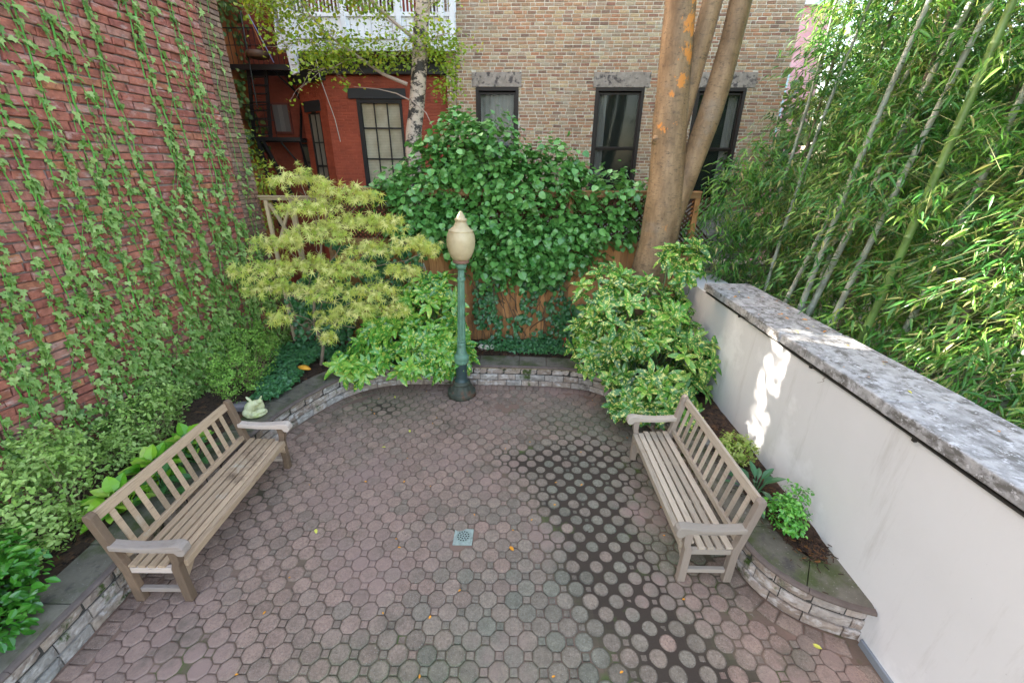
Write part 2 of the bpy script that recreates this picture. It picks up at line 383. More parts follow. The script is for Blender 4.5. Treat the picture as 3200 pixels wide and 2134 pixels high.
V=np.stack([X,Y,Z],-1).reshape(-1,3); nx=len(xs); idx=np.arange(len(V)).reshape(len(ys),nx)
Fq=np.stack([idx[:-1,:-1],idx[:-1,1:],idx[1:,1:],idx[1:,:-1]],-1).reshape(-1,4)
mb=MB(); mb.arr(V,Fq,wear(V[Fq[:,0],0],V[Fq[:,0],1])); structure(mb.build('joint_dirt',M_DIRT,smooth=True))
# the wide ground under everything
mb=MB(); mb.add([(-150,-60,-.09),(150,-60,-.09),(150,250,-.09),(-150,250,-.09)],[(0,1,2,3)]); structure(mb.build('ground',rough_mat('bare ground',[(.12,.09,.065)],.95,3)))
# planter soil
M_SOIL=rough_mat('mulch soil',[(.075,.045,.03)],.95,14,45,1.0,.03,stain=[((.16,.08,.04),9,.55,.62),((.03,.02,.015),20,.52,.6)])
mb=MB(); ctr=np.array((-.4,3.6)); ss=np.linspace(0,LT,140); P0=[];P1=[]
for s in ss:
    a=np.array(at(s,.2)); d=a-ctr; k=min([t for t in ((-5.6-ctr[0])/d[0] if d[0]<0 else 9,(3.03-ctr[0])/d[0] if d[0]>0 else 9,(7.75-ctr[1])/d[1] if d[1]>0 else 9) if t>1] or [1.05]); P0.append(a);P1.append(ctr+d*k)
NV=7;V=[]
for a,b in zip(P0,P1):
    for j in range(NV):
        t=j/(NV-1);q=a+(b-a)*t; V.append((q[0],q[1],.375+.05*t+.03*float(fbm(q[0],q[1],4,5))*(0 if j==0 else 1)))
Fq=[(i*NV+j,i*NV+j+1,(i+1)*NV+j+1,(i+1)*NV+j) for i in range(len(ss)-1) for j in range(NV-1)]
mb.add(V,Fq,.5); structure(recalc(mb.build('planting_soil',M_SOIL,smooth=True)))
# ---------------------------------------------------------------- curved retaining wall
M_BLOCK=rough_mat('split face block',[(.25,.185,.15),(.40,.32,.26),(.33,.26,.22),(.46,.38,.33),(.30,.28,.26)],.9,14,22,1.0,.03,stain=[((.62,.56,.53),8,.50,.64,(1,1,2.0)),((.06,.09,.02),2.6,.58,.64),((.06,.05,.045),5,.6,.75)])
M_COPE=rough_mat('bluestone coping',[(.12,.105,.08),(.16,.14,.11),(.18,.155,.12)],.8,5,40,1.0,.01,stain=[((.07,.085,.03),2.6,.46,.62),((.07,.06,.055),6,.56,.7),((.30,.28,.25),40,.62,.7)])
M_CAP=rough_mat('tan mortar cap',[(.42,.34,.22),(.36,.28,.19),(.28,.25,.21)],.85,14,40,.6,.006,stain=[((.06,.06,.04),5,.55,.65)])
M_NOSE=rough_mat('bullnose edge',[(.12,.09,.075),(.13,.1,.09)],.7,8,50,.3,.003)
rw=thing('retaining_wall','low curved retaining wall of split grey blocks with stone coping round the patio','garden wall',(0,0,0))
mb=MB(); Hc=.114
for c_ in range(3):
    s=random.uniform(0,.12)-.1; z0=-.02+c_*Hc+ (0 if c_==0 else 0); z1=z0+Hc-.009
    lean=.012*c_
    while s<LT:
        L=random.uniform(.22,.33); e=min(s+L-.010,LT)
        if e-max(s,0)>.03:
            a=max(s,0); nu=6;nv=4; vs=[]; r=random.random(); bulge=random.uniform(.004,.018)
            for j in range(nv+1):
                for i in range(nu+1):
                    u=i/nu;v=j/nv; edge=min(u,1-u)*nu; ev=min(v,1-v)*nv
                    out=0 if (edge<.5 or ev<.5) else bulge+random.uniform(-.005,.007)
                    x,y=at(a+(e-a)*u,.012+lean-out); vs.append((x,y,z0+(z1-z0)*v))
            nb=len(vs)
            for (u,v) in((0,0),(1,0),(1,1),(0,1)):
                x,y=at(a+(e-a)*u,.16); vs.append((x,y,z0+(z1-z0)*v))
            w_=nu+1; fs=[(j*w_+i,j*w_+i+1,(j+1)*w_+i+1,(j+1)*w_+i) for j in range(nv) for i in range(nu)]
            fs+=[tuple(range(0,w_))[::-1]+(nb,nb+1), tuple(range(nv*w_,nv*w_+w_))+(nb+2,nb+3), tuple(j*w_ for j in range(nv+1))+(nb+3,nb), tuple(j*w_+nu for j in range(nv+1))[::-1]+(nb+1,nb+2)]
            mb.add(vs,fs,r)
        s+=L
mb.build('block_courses',M_BLOCK,rw)
mb=MB()    # dark core so the joints read as shadow gaps
def sweep(mb,prof,s0,s1,n,r=None,endcap=True):
    vs=[];k=len(prof)
    for i in range(n+1):
        s=s0+(s1-s0)*i/n
        for off,z in prof:
            x,y=at(s,off); vs.append((x,y,z))
    fs=[(i*k+j,(i+1)*k+j,(i+1)*k+(j+1)%k,i*k+(j+1)%k) for i in range(n) for j in range(k)]
    fs+=[tuple(range(k)),tuple(range(n*k,n*k+k))[::-1]]
    mb.add(vs,fs,r)
sweep(mb,[(.035,-.04),(.035,.36),(.17,.36),(.17,-.04)],0,LT,150,.5); mb.build('wall_core',plain('shadow gap core',(.05,.045,.04),.95),rw)
mb=MB(); s=0
while s<LT-.02:
    L=random.uniform(.3,.5); e=min(s+L,LT); sweep(mb,[(.002,.325),(.002,.344),(.2,.344),(.2,.325)],s+.002,e-.002,4); s+=L
mb.build('cap_course',M_CAP,rw)
mb=MB(); s=0
while s<LT-.02:
    L=random.uniform(.75,1.2); e=min(s+L,LT)
    if LT-e<.3: e=LT
    sweep(mb,[(-.03,.352),(-.045,.364),(-.047,.378),(-.037,.392),(-.02,.395),(.0,.395),(.0,.345)],s+.002,e-.002,10); s=e
mb.build('bullnose_edge',M_NOSE,rw,smooth=False)
mb=MB(); s=0
while s<LT-.02:
    L=random.uniform(.45,.8); e=min(s+L,LT)
    if LT-e<.25: e=LT
    wI=.36 if s<LT-1.1 else .52; dz=random.uniform(-.003,.003)
    sweep(mb,[(.002,.345),(.002,.398+dz),(wI+random.uniform(-.02,.02),.40+dz),(wI,.35)],s+.004,e-.004,8); s=e
mb.build('coping_slabs',M_COPE,rw,bevel=.004)
# ---------------------------------------------------------------- brick helper
def bricks(mb,u0,u1,v0,v1,bl,bh,jt,holes=(),jit=.002,inset=.006,depth=.03,header=.0,P=None,skip=0,rowjit=0):
    """bricks on the local plane y=0 facing -y; P maps (u,depth,v)->xyz"""
    row=0;v=v0;out=[]
    while v<v1:
        u=u0-(bl/2 if row%2 else 0)-random.uniform(0,.03)
        while u<u1:
            L=bl*random.uniform(.93,1.06)
            if random.random()<header: L=bl*.5
            a=max(u,u0);b=min(u+L-jt,u1);c=v;d=min(v+bh-jt,v1)
            if b-a>.02 and d-c>.01:
                ok=True
                for (h0,h1,k0,k1) in holes:
                    if b>h0 and a<h1 and d>k0 and c<k1:
                        if a<h0-.03: b=h0
                        elif b>h1+.03: a=h1
                        elif not(c<k0-.03 or d>k1+.03): ok=False
                        if c<k0 and d>k0 and a>=h0 and b<=h1: d=k0
                        elif d>k1 and c<k1 and a>=h0 and b<=h1: c=k1
                        elif a>=h0-.001 and b<=h1+.001 and c>=k0-.001 and d<=k1+.001: ok=False
                if ok and b-a>.015 and d-c>.008 and random.random()>=skip: out.append((a,b,c,d))
            u+=L
        v+=bh;row+=1
    if not out: return
    A=np.array(out); n=len(A); J=lambda s:RS.normal(size=n)*s
    y0=J(jit*.8)
    V=np.zeros((n,12,3))
    cs=[(0,2),(1,2),(1,3),(0,3)]; sg=[(1,1),(-1,1),(-1,-1),(1,-1)]
    for i,(ua,va) in enumerate(cs):
        V[:,i,0]=A[:,ua]+J(jit)*.7;V[:,i,2]=A[:,va]+J(jit)*.7;V[:,i,1]=y0+inset*.6
        V[:,4+i,0]=V[:,i,0]+sg[i][0]*inset;V[:,4+i,2]=V[:,i,2]+sg[i][1]*inset;V[:,4+i,1]=y0+J(jit*.5)
        V[:,8+i,0]=V[:,i,0];V[:,8+i,2]=V[:,i,2];V[:,8+i,1]=depth
    F1=[(4,5,6,7)]+[(i,(i+1)%4,4+(i+1)%4,4+i) for i in range(4)]+[(8+i,8+(i+1)%4,(i+1)%4,i) for i in range(4)]
    F1=np.array(F1); FF=(F1[None]+(np.arange(n)*12)[:,None,None]).reshape(-1,4)
    V=V.reshape(-1,3)
    if P is not None: V=np.array([P(*q) for q in V])
    mb.arr(V,FF,np.repeat(RS.rand(n),len(F1)))
# ---------------------------------------------------------------- left red brick wall
M_RED=rough_mat('weathered red brick',[(.24,.08,.06),(.32,.11,.08),(.36,.13,.09),(.30,.10,.08),(.36,.18,.14),(.27,.09,.075),(.40,.17,.09)],.9,12,45,1.0,.012,
    stain=[((.56,.42,.40),5.5,.54,.76,(1,1,2.2)),((.10,.04,.03),9,.60,.72),((.22,.18,.06),2.0,.70,.78)],nmix=.5)
M_MORT=rough_mat('lime mortar',[(.22,.18,.17)],.95,20,60,.6,.006)
WL=Vector((-4.36,7.4,0)); YAW=R(8.6); LW=8.4
lw=thing('brick_wall','tall weathered red brick wall with dark joints behind the ivy','wall',WL,-PI/2-YAW+PI)
# local frame: x runs towards the camera, y=0 is the face, +y goes into the wall
lw.rotation_euler=(0,0,-PI/2-YAW); lw.location=WL
# check of handedness: local +x -> world (-sinYAW,-cosYAW); local +y must point to -x world
mb=MB(); bricks(mb,.42,LW,.3,6.9,.30,.094,.015,jit=.008,inset=.010,depth=.05,P=lambda u,d,v:(u,-d,v),header=.12)
recalc(mb.build('brickwork',M_RED,lw))
mb=MB(); mb.box(-.0,LW+1,-3.0,-.030,-.05,12.5,.5); mb.build('mortar_backing',M_MORT,lw)
M_BRN=rough_mat('old brown brick',[(.17,.09,.06),(.24,.13,.09),(.14,.085,.07),(.28,.19,.13)],.9,10,45,.9,.01,stain=[((.3,.25,.2),6,.6,.75)])
mb=MB(); bricks(mb,.0,.42,.3,7.4,.2,.07,.012,jit=.003,inset=.006,depth=.03,P=lambda u,d,v:(u,-d+.004,v),header=.2)
recalc(mb.build('corner_brickwork',M_BRN,lw)); lw.children[-1]['label']='strip of small brown bricks at the far end of the wall'
def WLp(u,z,off=0):
    """world point on the left wall: u metres from its far corner, height z, off metres in front"""
    d=Vector((-math.sin(YAW),-math.cos(YAW),0)); nn=Vector((math.cos(YAW),-math.sin(YAW),0)); return WL+d*u+nn*off+Vector((0,0,z))
# ---------------------------------------------------------------- white wall at right
WX=lambda y:2.905+math.tan(R(1.65))*(y-2.2)
WR=R(-1.65)
ww=thing('garden_wall','smooth white rendered wall topped with grey stone coping','wall',(WX(2.2),2.2,0),WR)
m,n,p=newmat('white render'); c=ramp(n,[(.62,.61,.61),(.72,.71,.72)],noise(n,1.3,5)); c=mix(n,c,(.46,.44,.42),thr(n,noise(n,1.8,8,.75,mapping=(1,2.2,.25)),.56,.85)); c=mix(n,c,(.80,.79,.80),thr(n,noise(n,1.1,6,.6,mapping=(1,1,1)),.56,.66))
c=mix(n,c,(.25,.22,.2),thr(n,noise(n,60,2),.76,.80)); n.links.new(c,p.inputs['Base Color']); p.inputs['Roughness'].default_value=.75; bump(n,p,noise(n,8,6,.6),.25,.01); M_REN=m
mb=MB(); mb.box(0,.62,-4,5.25,-.05,1.80,.5); mb.build('rendered_face',M_REN,ww,bevel=.006)
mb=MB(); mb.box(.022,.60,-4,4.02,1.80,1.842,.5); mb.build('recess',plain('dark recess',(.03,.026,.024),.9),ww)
mb=MB()
for a,b,dx in((-4,-2.6,0),(-2.594,-.9,.003),(-.894,.55,-.002),(.556,1.95,.004),(1.956,2.7,-.014),(2.706,4.05,.004)):
    nx=14;ny=4; mb.box(-.035+dx,.65+dx,a,b,1.842,1.945,jit=.003)
M_SLAB=rough_mat('lichen grey stone',[(.27,.26,.25),(.34,.33,.33),(.30,.29,.29)],.88,10,70,.9,.006,stain=[((.15,.14,.13),12,.50,.60,(1,.5,1)),((.46,.45,.46),9,.52,.64),((.55,.54,.56),26,.56,.64)],nmix=.6)
mb.build('coping_slabs',M_SLAB,ww,bevel=.01)
mb=MB(); mb.tube([(-.006,y,1.812+.003*math.sin(y*3)) for y in np.linspace(-4,4.0,40)],.011,6); 
for yy in (1.42,.25,-.95,2.9): mb.box(-.022,.012,yy-.012,yy+.012,1.79,1.835)
mb.build('drip_pipe',plain('black pipe',(.03,.027,.025),.6),ww)
mb=MB()
for yy in (1.2,-.75):
    twig(mb,(-.015,yy,1.8),(-.05,yy+.03,1.73),.003,.0015,4,4,.12)
mb.build('dangling_wire',plain('rusty wire',(.12,.08,.06),.7),ww)
mb=MB(); mb.box(-.022,0,-4,-.05,-.02,.055); mb.build('base_flashing',plain('grey flashing',(.22,.24,.27),.5),ww,bevel=.004)
# ---------------------------------------------------------------- wooden fence
M_FB=wood('cedar boards',[(.15,.06,.022),(.38,.17,.065),(.52,.26,.11),(.26,.11,.04)],'z',.8,stain=[((.10,.055,.03),1.2,.55,.7),((.33,.27,.2),2.2,.66,.8)])
M_FL=wood('lattice wood',[(.05,.025,.014),(.11,.05,.025)],'z')
M_FR=wood('fence rail wood',[(.16,.08,.035),(.30,.17,.08),(.22,.13,.07)],'x')
FY=7.52
fn=thing('wooden_fence','orange brown cedar board fence with a lattice top, half hidden by vines','fence',(-.5,FY,0))
mb=MB(); x=-3.3
while x<3.25:
    wd=.135; mb.box(x+.5-.5+.5,x+.5+wd-.004,random.uniform(0,.006),.022,.3,2.27); x+=wd
mb.build('boards',M_FB,fn,bevel=.003)
mb=MB()
for x in np.arange(-3.3,3.2,.085):
    for sgn,dy in((1,-.002),(-1,.012)):
        a=(x+.5-.42*sgn,dy+.01,2.34);b=(x+.5+.42*sgn,dy+.01,3.12)
        mb.bar(a,b,.012,.03,up=(0,0,1))
mb.build('lattice',M_FL,fn)
mb=MB()
for z0,z1,dp in((2.27,2.36,.035),(3.1,3.19,.045),(3.19,3.215,.07)): mb.box(-2.8,3.72,-dp,dp+.02,z0,z1)
mb.build('rail',M_FR,fn,bevel=.004)
for x in(-2.8,-.55,1.5,3.68):
    mb=MB(); mb.box(x-.045,x+.045,-.03,.09,.2,3.22); mb.build('post',M_FR if x<3 else M_FB,fn,bevel=.004)
# brace panel at the left end
M_PALE=wood('pale weathered timber',[(.24,.17,.10),(.42,.32,.20),(.33,.24,.15)],'z',.8)
gp=thing('timber_gate','pale timber gate frame with crossed braces beside the red brick wall','gate',(-4.2,7.34,0))
for nm,a,b,w_ in(('stile',(-.02,0,.35),(-.02,0,3.0),.055),('stile',(.42,0,.35),(.42,0,3.0),.085),('top_rail',(-.1,0,3.03),(.9,0,3.03),.05),('top_cap',(-.13,0,3.065),(.95,0,3.065),.09),
    ('brace',(.02,.02,2.95),(.36,.02,2.2),.045),('brace',(.36,.035,2.93),(.02,.035,2.22),.045),('bottom_rail',(-.02,0,1.3),(.42,0,1.3),.06)):
    mb=MB(); mb.bar(a,b,w_,.05 if nm!='top_cap' else .025,up=(0,0,1) if 'rail' in nm or 'cap' in nm else (0,1,0)); mb.build(nm,M_PALE,gp,bevel=.004)
mb=MB(); mb.box(.02,.36,.05,.07,.35,1.27); mb.build('lower_board',M_PALE,gp)
# ---------------------------------------------------------------- tan brick building
FYW=R(-3.34)
M_TAN=rough_mat('tan common brick',[(.33,.21,.13),(.40,.19,.11),(.46,.34,.20),(.27,.13,.09),(.38,.27,.19),(.42,.24,.14),(.20,.12,.09),(.48,.38,.25)],.92,30,60,.5,.004,stain=[((.42,.38,.30),1.1,.56,.70),((.36,.36,.33),.8,.60,.75)],nmix=.45)
M_TMOR=rough_mat('buff mortar',[(.62,.56,.46)],.95,6,50,.4,.004)
M_LINT=rough_mat('brownstone lintel',[(.31,.26,.22)],.9,9,30,.7,.008,stain=[((.09,.075,.07),7,.52,.6),((.34,.31,.28),5,.6,.7)])
M_FRAME=plain('dark bronze frame',(.028,.021,.018),.55,spec=.3)
M_GREYP=rough_mat('flaking grey paint',[(.36,.35,.33),(.30,.29,.28)],.85,6,30,.7,.008,stain=[((.26,.15,.11),5,.60,.66,(1,1,3)),((.16,.15,.14),3,.6,.75)])
m,n,p=newmat('window glass'); p.inputs['Base Color'].default_value=(.012,.02,.015,1); p.inputs['Roughness'].default_value=.06; p.inputs['Specular IOR Level'].default_value=.45; 
p.inputs['Transmission Weight'].default_value=0; p.inputs['Alpha'].default_value=.35; M_GLASS=m
M_CURT=rough_mat('white curtain',[(.78,.76,.72)],.9,2,4,.6,.03,mapping=(14,1,.2))
M_ROOM=plain('dark room',(.03,.032,.03),.95,bstr=0)
tb=thing('brick_building','tan and orange brick building with three tall dark framed windows beyond the fence','building',(0,11.5,0),FYW)
WN=[(-.96,.085,2.76,5.33),(1.93,3.085,2.76,5.33),(4.28,5.44,2.76,5.33)]
LIN=[(-1.05,.15),(1.86,3.19),(4.2,5.62)]
holes=[w_ for w_ in WN]+[(a,b,5.33,5.64) for a,b in LIN]
mb=MB(); bricks(mb,-1.66,6.3,2.62,8.0,.213,.0715,.018,holes=holes,jit=.0025,inset=.004,depth=.03,header=.12)
recalc(mb.build('brickwork',M_TAN,tb))
mb=MB()  # backing wall with window openings
xs_=[-1.66,-.96,.085,1.93,3.085,4.28,5.44,6.3]
for i in range(7):
    if i in(1,3,5):
        mb.box(xs_[i],xs_[i+1],.010,.4,2.0,2.76,.5); mb.box(xs_[i],xs_[i+1],.010,.4,5.33,13.5,.5)
    else: mb.box(xs_[i],xs_[i+1],.010,.4,2.0,13.5,.5)
mb.box(-1.66,6.3,.41,7,-.1,13.5,.5)
mb.build('mortar_wall',M_TMOR,tb)
mb=MB(); mb.box(-1.66,6.3,-.05,.009,-.1,1.93); bricks(mb,-1.66,6.3,1.98,2.62,.213,.0715,.006,jit=.002,inset=.004,depth=.03,P=lambda u,d,v:(u,d-.012,v)); mb.box(-1.66,6.3,-.075,.009,1.93,1.975)
recalc(mb.build('painted_basement',M_GREYP,tb))
for i,(a,b,z0,z1) in enumerate(WN):
    mb=MB(); la,lb=LIN[i]; mb.box(la,lb,-.018,.03,5.332,5.64,jit=.004); mb.build('lintel',M_LINT,tb,bevel=.008)
    mb=MB(); mb.box(a-.08,b+.08,-.05,.05,z0-.11,z0-.002); mb.build('sill',M_LINT,tb,bevel=.008)
    mb=MB(); f=.075; y0,y1=-.012,.14
    mb.box(a,a+f,y0,y1,z0,z1);mb.box(b-f,b,y0,y1,z0,z1);mb.box(a+f,b-f,y0,y1,z1-f,z1);mb.box(a+f,b-f,y0,y1,z0,z0+.05)
    fr=mb.build('window',M_FRAME,tb,bevel=.004)
    mb=MB(); g=.04; zm=4.02
    for (q0,q1,yy) in((zm,z1-f-.03,.03),(z0+.05,zm,.06)):
        mb.box(a+f,a+f+g,yy,yy+.04,q0,q1);mb.box(b-f-g,b-f,yy,yy+.04,q0,q1);mb.box(a+f+g,b-f-g,yy,yy+.04,q1-g,q1);mb.box(a+f+g,b-f-g,yy,yy+.04,q0,q0+g)
    mb.build('sash',M_FRAME,fr,bevel=.002)
    mb=MB(); mb.box(a+f+g,b-f-g,.045,.05,zm+g,z1-f-.03-g); mb.box(a+f+g,b-f-g,.075,.08,z0+.05+g,zm-g); mb.build('pane',M_GLASS,fr)
    mb=MB(); n_=26
    def cur(x0,x1):
        for k in range(n_):
            u0_=x0+(x1-x0)*k/n_;u1_=x0+(x1-x0)*(k+1)/n_; mb.add([(u0_,.13+.018*math.sin(k*1.3),z0+.06),(u1_,.13+.018*math.sin((k+1)*1.3),z0+.06),(u1_,.13+.018*math.sin((k+1)*1.3),z1-.1),(u0_,.13+.018*math.sin(k*1.3),z1-.1)],[(0,1,2,3)],.5)
    if i==0: cur(a+.1,b-.1)
    elif i==1: cur(a+.1,a+.3)
    else: cur(b-.32,b-.1)
    mb.build('curtain',M_CURT,fr)
    mb=MB(); mb.box(a,b,.16,.40,z0,z1); mb.build('dark_interior',M_ROOM,fr)
mb=MB(); mb.tube([(-1.42+.012*math.sin(z*2),-.03,z) for z in np.linspace(2.5,9,30)],.007,5); mb.build('cable',plain('black cable',(.02,.02,.02),.6),tb)
# ---------------------------------------------------------------- red painted building with bay
M_RP=rough_mat('red painted brick',[(.31,.062,.03),(.35,.075,.038),(.28,.055,.028)],.62,3,25,.35,.004,stain=[((.20,.045,.03),1.0,.56,.72)],nmix=.2,spec=.4)
M_RD=rough_mat('dull red wall',[(.24,.06,.035),(.21,.05,.03)],.75,3,25,.35,.004,stain=[((.12,.035,.025),1.0,.52,.7)],nmix=.25)
M_OR=rough_mat('orange stucco wall',[(.42,.15,.05)],.85,2,20,.4,.01,stain=[((.25,.09,.04),1.2,.5,.65)])
M_BLK=plain('black painted metal',(.012,.012,.014),.42)
M_BLKW=plain('black painted trim',(.022,.024,.028),.5)
M_BLIND=rough_mat('cream blinds',[(.62,.57,.45)],.6,3,4,.1)
rb=thing('brick_building','red painted brick building with a projecting bay and black window trim','building',(-4.82,12,0),R(-2.2))
# front of the bay: local x 0..3.6 ; window opening
W1=(.79,1.95,2.45,5.10)
mb=MB(); bricks(mb,0,3.27,1.6,5.62,.213,.0715,.012,holes=[W1,(.62,2.05,5.10,5.33)],jit=.0015,inset=.007,depth=.03)
recalc(mb.build('front_brickwork',M_RP,rb))
mb=MB(); mb.box(0,.79,.006,.4,-.1,5.6);mb.box(1.95,3.27,.006,.4,-.1,5.6);mb.box(.79,1.95,.006,.4,-.1,2.45);mb.box(.79,1.95,.006,.4,5.10,5.6);mb.box(0.05,3.27,.41,.95,-.1,5.6); mb.build('bay_wall',M_RP,rb)
mb=MB(); mb.box(-.06,3.3,-.16,.5,5.62,5.72);mb.box(-.03,3.3,-.10,.5,5.72,5.86);mb.box(-.1,3.3,-.22,.5,5.86,5.95); mb.build('cornice',M_BLKW,rb,bevel=.006)
mb=MB(); mb.box(.60,2.07,-.05,.03,5.105,5.335); mb.build('lintel',M_BLKW,rb,bevel=.006)
mb=MB(); a,b,z0,z1=W1; mb.box(a,a+.09,-.02,.14,z0,z1);mb.box(b-.06,b,-.02,.14,z0,z1);mb.box(a+.09,b-.06,-.02,.14,z1-.09,z1);mb.box(a+.09,b-.06,-.02,.14,z0,z0+.06); fr=mb.build('window',M_BLK,rb,bevel=.004)
mb=MB()
for k in range(4): xx=a+.09+(b-a-.15)*k/3; mb.box(xx-.014,xx+.014,.03,.06,z0,z1-.09)
for zz in(4.45,3.72,3.05): mb.box(a+.09,b-.06,.028,.062,zz-.018,zz+.018)
mb.build('muntins',M_BLK,fr)
mb=MB(); z=z0+.06
while z<z1-.1: mb.add([(a+.09,.10,z),(b-.06,.10,z),(b-.06,.085,z+.034),(a+.09,.085,z+.034)],[(0,1,2,3)]); z+=.037
mb.build('blinds',M_BLIND,fr)
mb=MB(); mb.box(a,b,.12,.3,z0,z1); mb.build('dark_interior',M_ROOM,fr)
# canted side of the bay
ang=math.atan2(.66,-1.0); Lc=1.20

def CP(u,d,v):  # u from the front corner back along the cant
    ux,uy=math.cos(ang),math.sin(ang); nx_,ny_=-uy,ux   # into-building normal is to the right
    return (u*ux+d*uy,u*uy-d*ux,v)
mb=MB(); bricks(mb,0,Lc,1.6,5.45,.213,.0715,.009,holes=[(.36,.94,2.3,4.85)],jit=.001,inset=.003,depth=.03,P=CP)
for (u0_,u1_,v0_,v1_,d0,d1) in((0,.36,-.1,5.5,.006,.3),(.94,Lc,-.1,5.5,.006,.3),(.36,.94,-.1,2.3,.006,.3),(.36,.94,4.85,5.5,.006,.3)):
    vs=[CP(u,d,v) for v in(v0_,v1_) for d in(d0,d1) for u in(u0_,u1_)]; mb.add(vs,[(0,2,3,1),(4,5,7,6),(0,1,5,4),(1,3,7,5),(3,2,6,7),(2,0,4,6)])
recalc(mb.build('side_brickwork',M_RP,rb))
def cbox(mb,u0_,u1_,d0,d1,v0_,v1_):
    vs=[CP(u,d,v) for v in(v0_,v1_) for d in(d0,d1) for u in(u0_,u1_)]; mb.add(vs,[(0,2,3,1),(4,5,7,6),(0,1,5,4),(1,3,7,5),(3,2,6,7),(2,0,4,6)])
mb=MB(); cbox(mb,-.06,Lc,-.14,.1,5.5,5.86); cbox(mb,-.1,Lc,-.2,.1,5.86,5.95); mb.build('side_cornice',M_BLKW,rb)
mb=MB(); cbox(mb,.28,1.03,-.03,.03,4.85,5.1); mb.build('side_lintel',M_BLKW,rb)
mb=MB(); cbox(mb,.36,.41,.01,.06,2.3,4.85);cbox(mb,.89,.94,.01,.06,2.3,4.85);cbox(mb,.41,.89,.01,.06,4.79,4.85);cbox(mb,.41,.89,.02,.05,3.5,3.55);cbox(mb,.41,.89,.025,.045,4.1,4.13);cbox(mb,.64,.665,.025,.045,2.3,4.79); fr=mb.build('window',M_BLK,rb)
mb=MB(); cbox(mb,.41,.89,.05,.07,2.3,4.79); mb.build('pane',plain('greyish pane',(.22,.20,.16),.3,spec=.6,bstr=0),fr)
# back wall with boarded window and lower window
mb=MB(); bricks(mb,-2.98,-.38,1.5,8,.213,.0715,.008,jit=.001,inset=.004,depth=.03,P=lambda u,d,v:(u,d+1.0,v)); mb.box(-2.98,3.27,1.006,3.5,-.1,12.5); mb.box(-.08,3.27,.9,1.0,5.95,12.5)
recalc(mb.build('rear_wall',M_RD,rb))
mb=MB(); mb.box(-2.0,-1.5,.93,1.0,4.36,5.12); bw=mb.build('boarded_window',plain('red frame',(.16,.04,.03),.6),rb)
mb=MB()
for k in range(3): mb.box(-1.95+k*.14,-1.815+k*.14,.915,.93,4.41,5.07)
mb.build('boards',wood('grey boards',[(.10,.09,.085),(.2,.18,.17),(.14,.12,.12)],'z'),bw)
mb=MB(); mb.box(-1.33,-.78,.93,1.0,2.7,4.1); mb.build('window',M_BLK,rb)
mb=MB(); 
for k in range(2):
    for j in range(3): mb.box(-1.28+k*.24,-1.08+k*.24,.915,.925,2.76+j*.44,3.14+j*.44)
mb.build('pane',plain('smoky pane',(.10,.10,.075),.2,spec=.8,bstr=0),rb.children[-1])
mb=MB(); mb.box(-.98,-.86,.93,1.02,4.95,5.05); mb.build('wall_vent',plain('vent',(.3,.25,.22),.7),rb)
# orange side wall with its own ivy
ow=thing('side_wall','orange stucco side wall covered in ivy beside the fire escape','wall',(-7.25,9.28,0))
mb=MB(); mb.box(-.35,0,0,3.75,-.1,12.6,.5); mb.box(-1.6,-.36,-.95,.35,-.1,7.25,.5); mb.build('stucco',M_OR,ow)  # second, lower box: unseen block added to cut off the bottom of the sun beam
# ---------------------------------------------------------------- fire escape
fe=thing('fire_escape','black iron fire escape with a steep ladder stair and platforms','fire escape',(-6.4,12.5,0),R(-2.2))
mb=MB(); 
for z_ in(4.22,):
    mb.box(-.8,.72,-.35,-.31,z_-.09,z_);mb.box(-.8,.72,.38,.42,z_-.09,z_);
    for k in range(21): x=-.8+k*.07; mb.box(x,x+.03,-.31,.38,z_-.02,z_)
mb.build('platform',M_BLK,fe)
mb=MB(); z_=5.86; mb.box(-.8,.75,-.35,-.31,z_-.12,z_);mb.box(-.8,.75,.38,.42,z_-.12,z_)
for k in range(22): x=-.8+k*.07; mb.box(x,x+.03,-.31,.38,z_-.02,z_)
mb.build('platform',M_BLK,fe)
mb=MB()
for x0_,x1_ in((-.62,-.42),(-.17,.03)): mb.bar((x0_,-.2,4.2),(x1_,-.15,5.9),.03,.09,up=(1,0,0))
for k in range(9): t=(k+.5)/9; x=-.62+.2*t; mb.box(x,x+.46,-.24,-.1,4.2+1.7*t-.012,4.2+1.7*t+.012)
mb.build('ladder',M_BLK,fe)
mb=MB()
mb.bar((.68,-.33,4.15),(.45,.4,3.2),.05,.05);mb.bar((-.35,-.33,4.15),(-.1,.4,2.4),.09,.09);mb.bar((.15,-.3,4.1),(.6,.4,3.0),.035,.035)
mb.bar((.35,.4,4.25),(.70,.2,5.4),.05,.05);mb.bar((.5,.4,5.3),(.1,.0,5.8),.03,.03);mb.bar((.5,-.3,5.8),(.5,.4,5.2),.03,.03); mb.bar((-.3,-.33,1.9),(-.45,-.33,4.15),.08,.08)
mb.build('bracket',M_BLK,fe)
mb=MB()
for zb,x1_ in((4.22,.1),(5.86,.75)):
    mb.tube([(-.8,-.33,zb+.75),(x1_,-.33,zb+.75)],.014,6); mb.tube([(-.8,-.33,zb+.4),(x1_,-.33,zb+.4)],.01,6)
    for x in np.arange(-.8,x1_,.13 if zb>5 else .22): mb.tube([(x,-.33,zb),(x,-.33,zb+.75)],.008,5)
mb.tube([(-.25,-.4,4.9),(-.18,-.42,6.9)],.016,6); mb.tube([(.6,.3,2.5),(.6,.3,8)],.03,6)
mb.build('railing',M_BLK,fe)
pl_=MB(); pl_.lathe([(.16,0),(.24,.03),(.27,.14),(.25,.15),(.22,.06),(.0,.05)],n=20)
o=pl_.build('basin',plain('brown basin',(.14,.08,.05),.6),None,smooth=True); o.location=(-6.35,12.05,5.95); tag(o,'round brown basin sitting on the upper fire escape platform','basin')
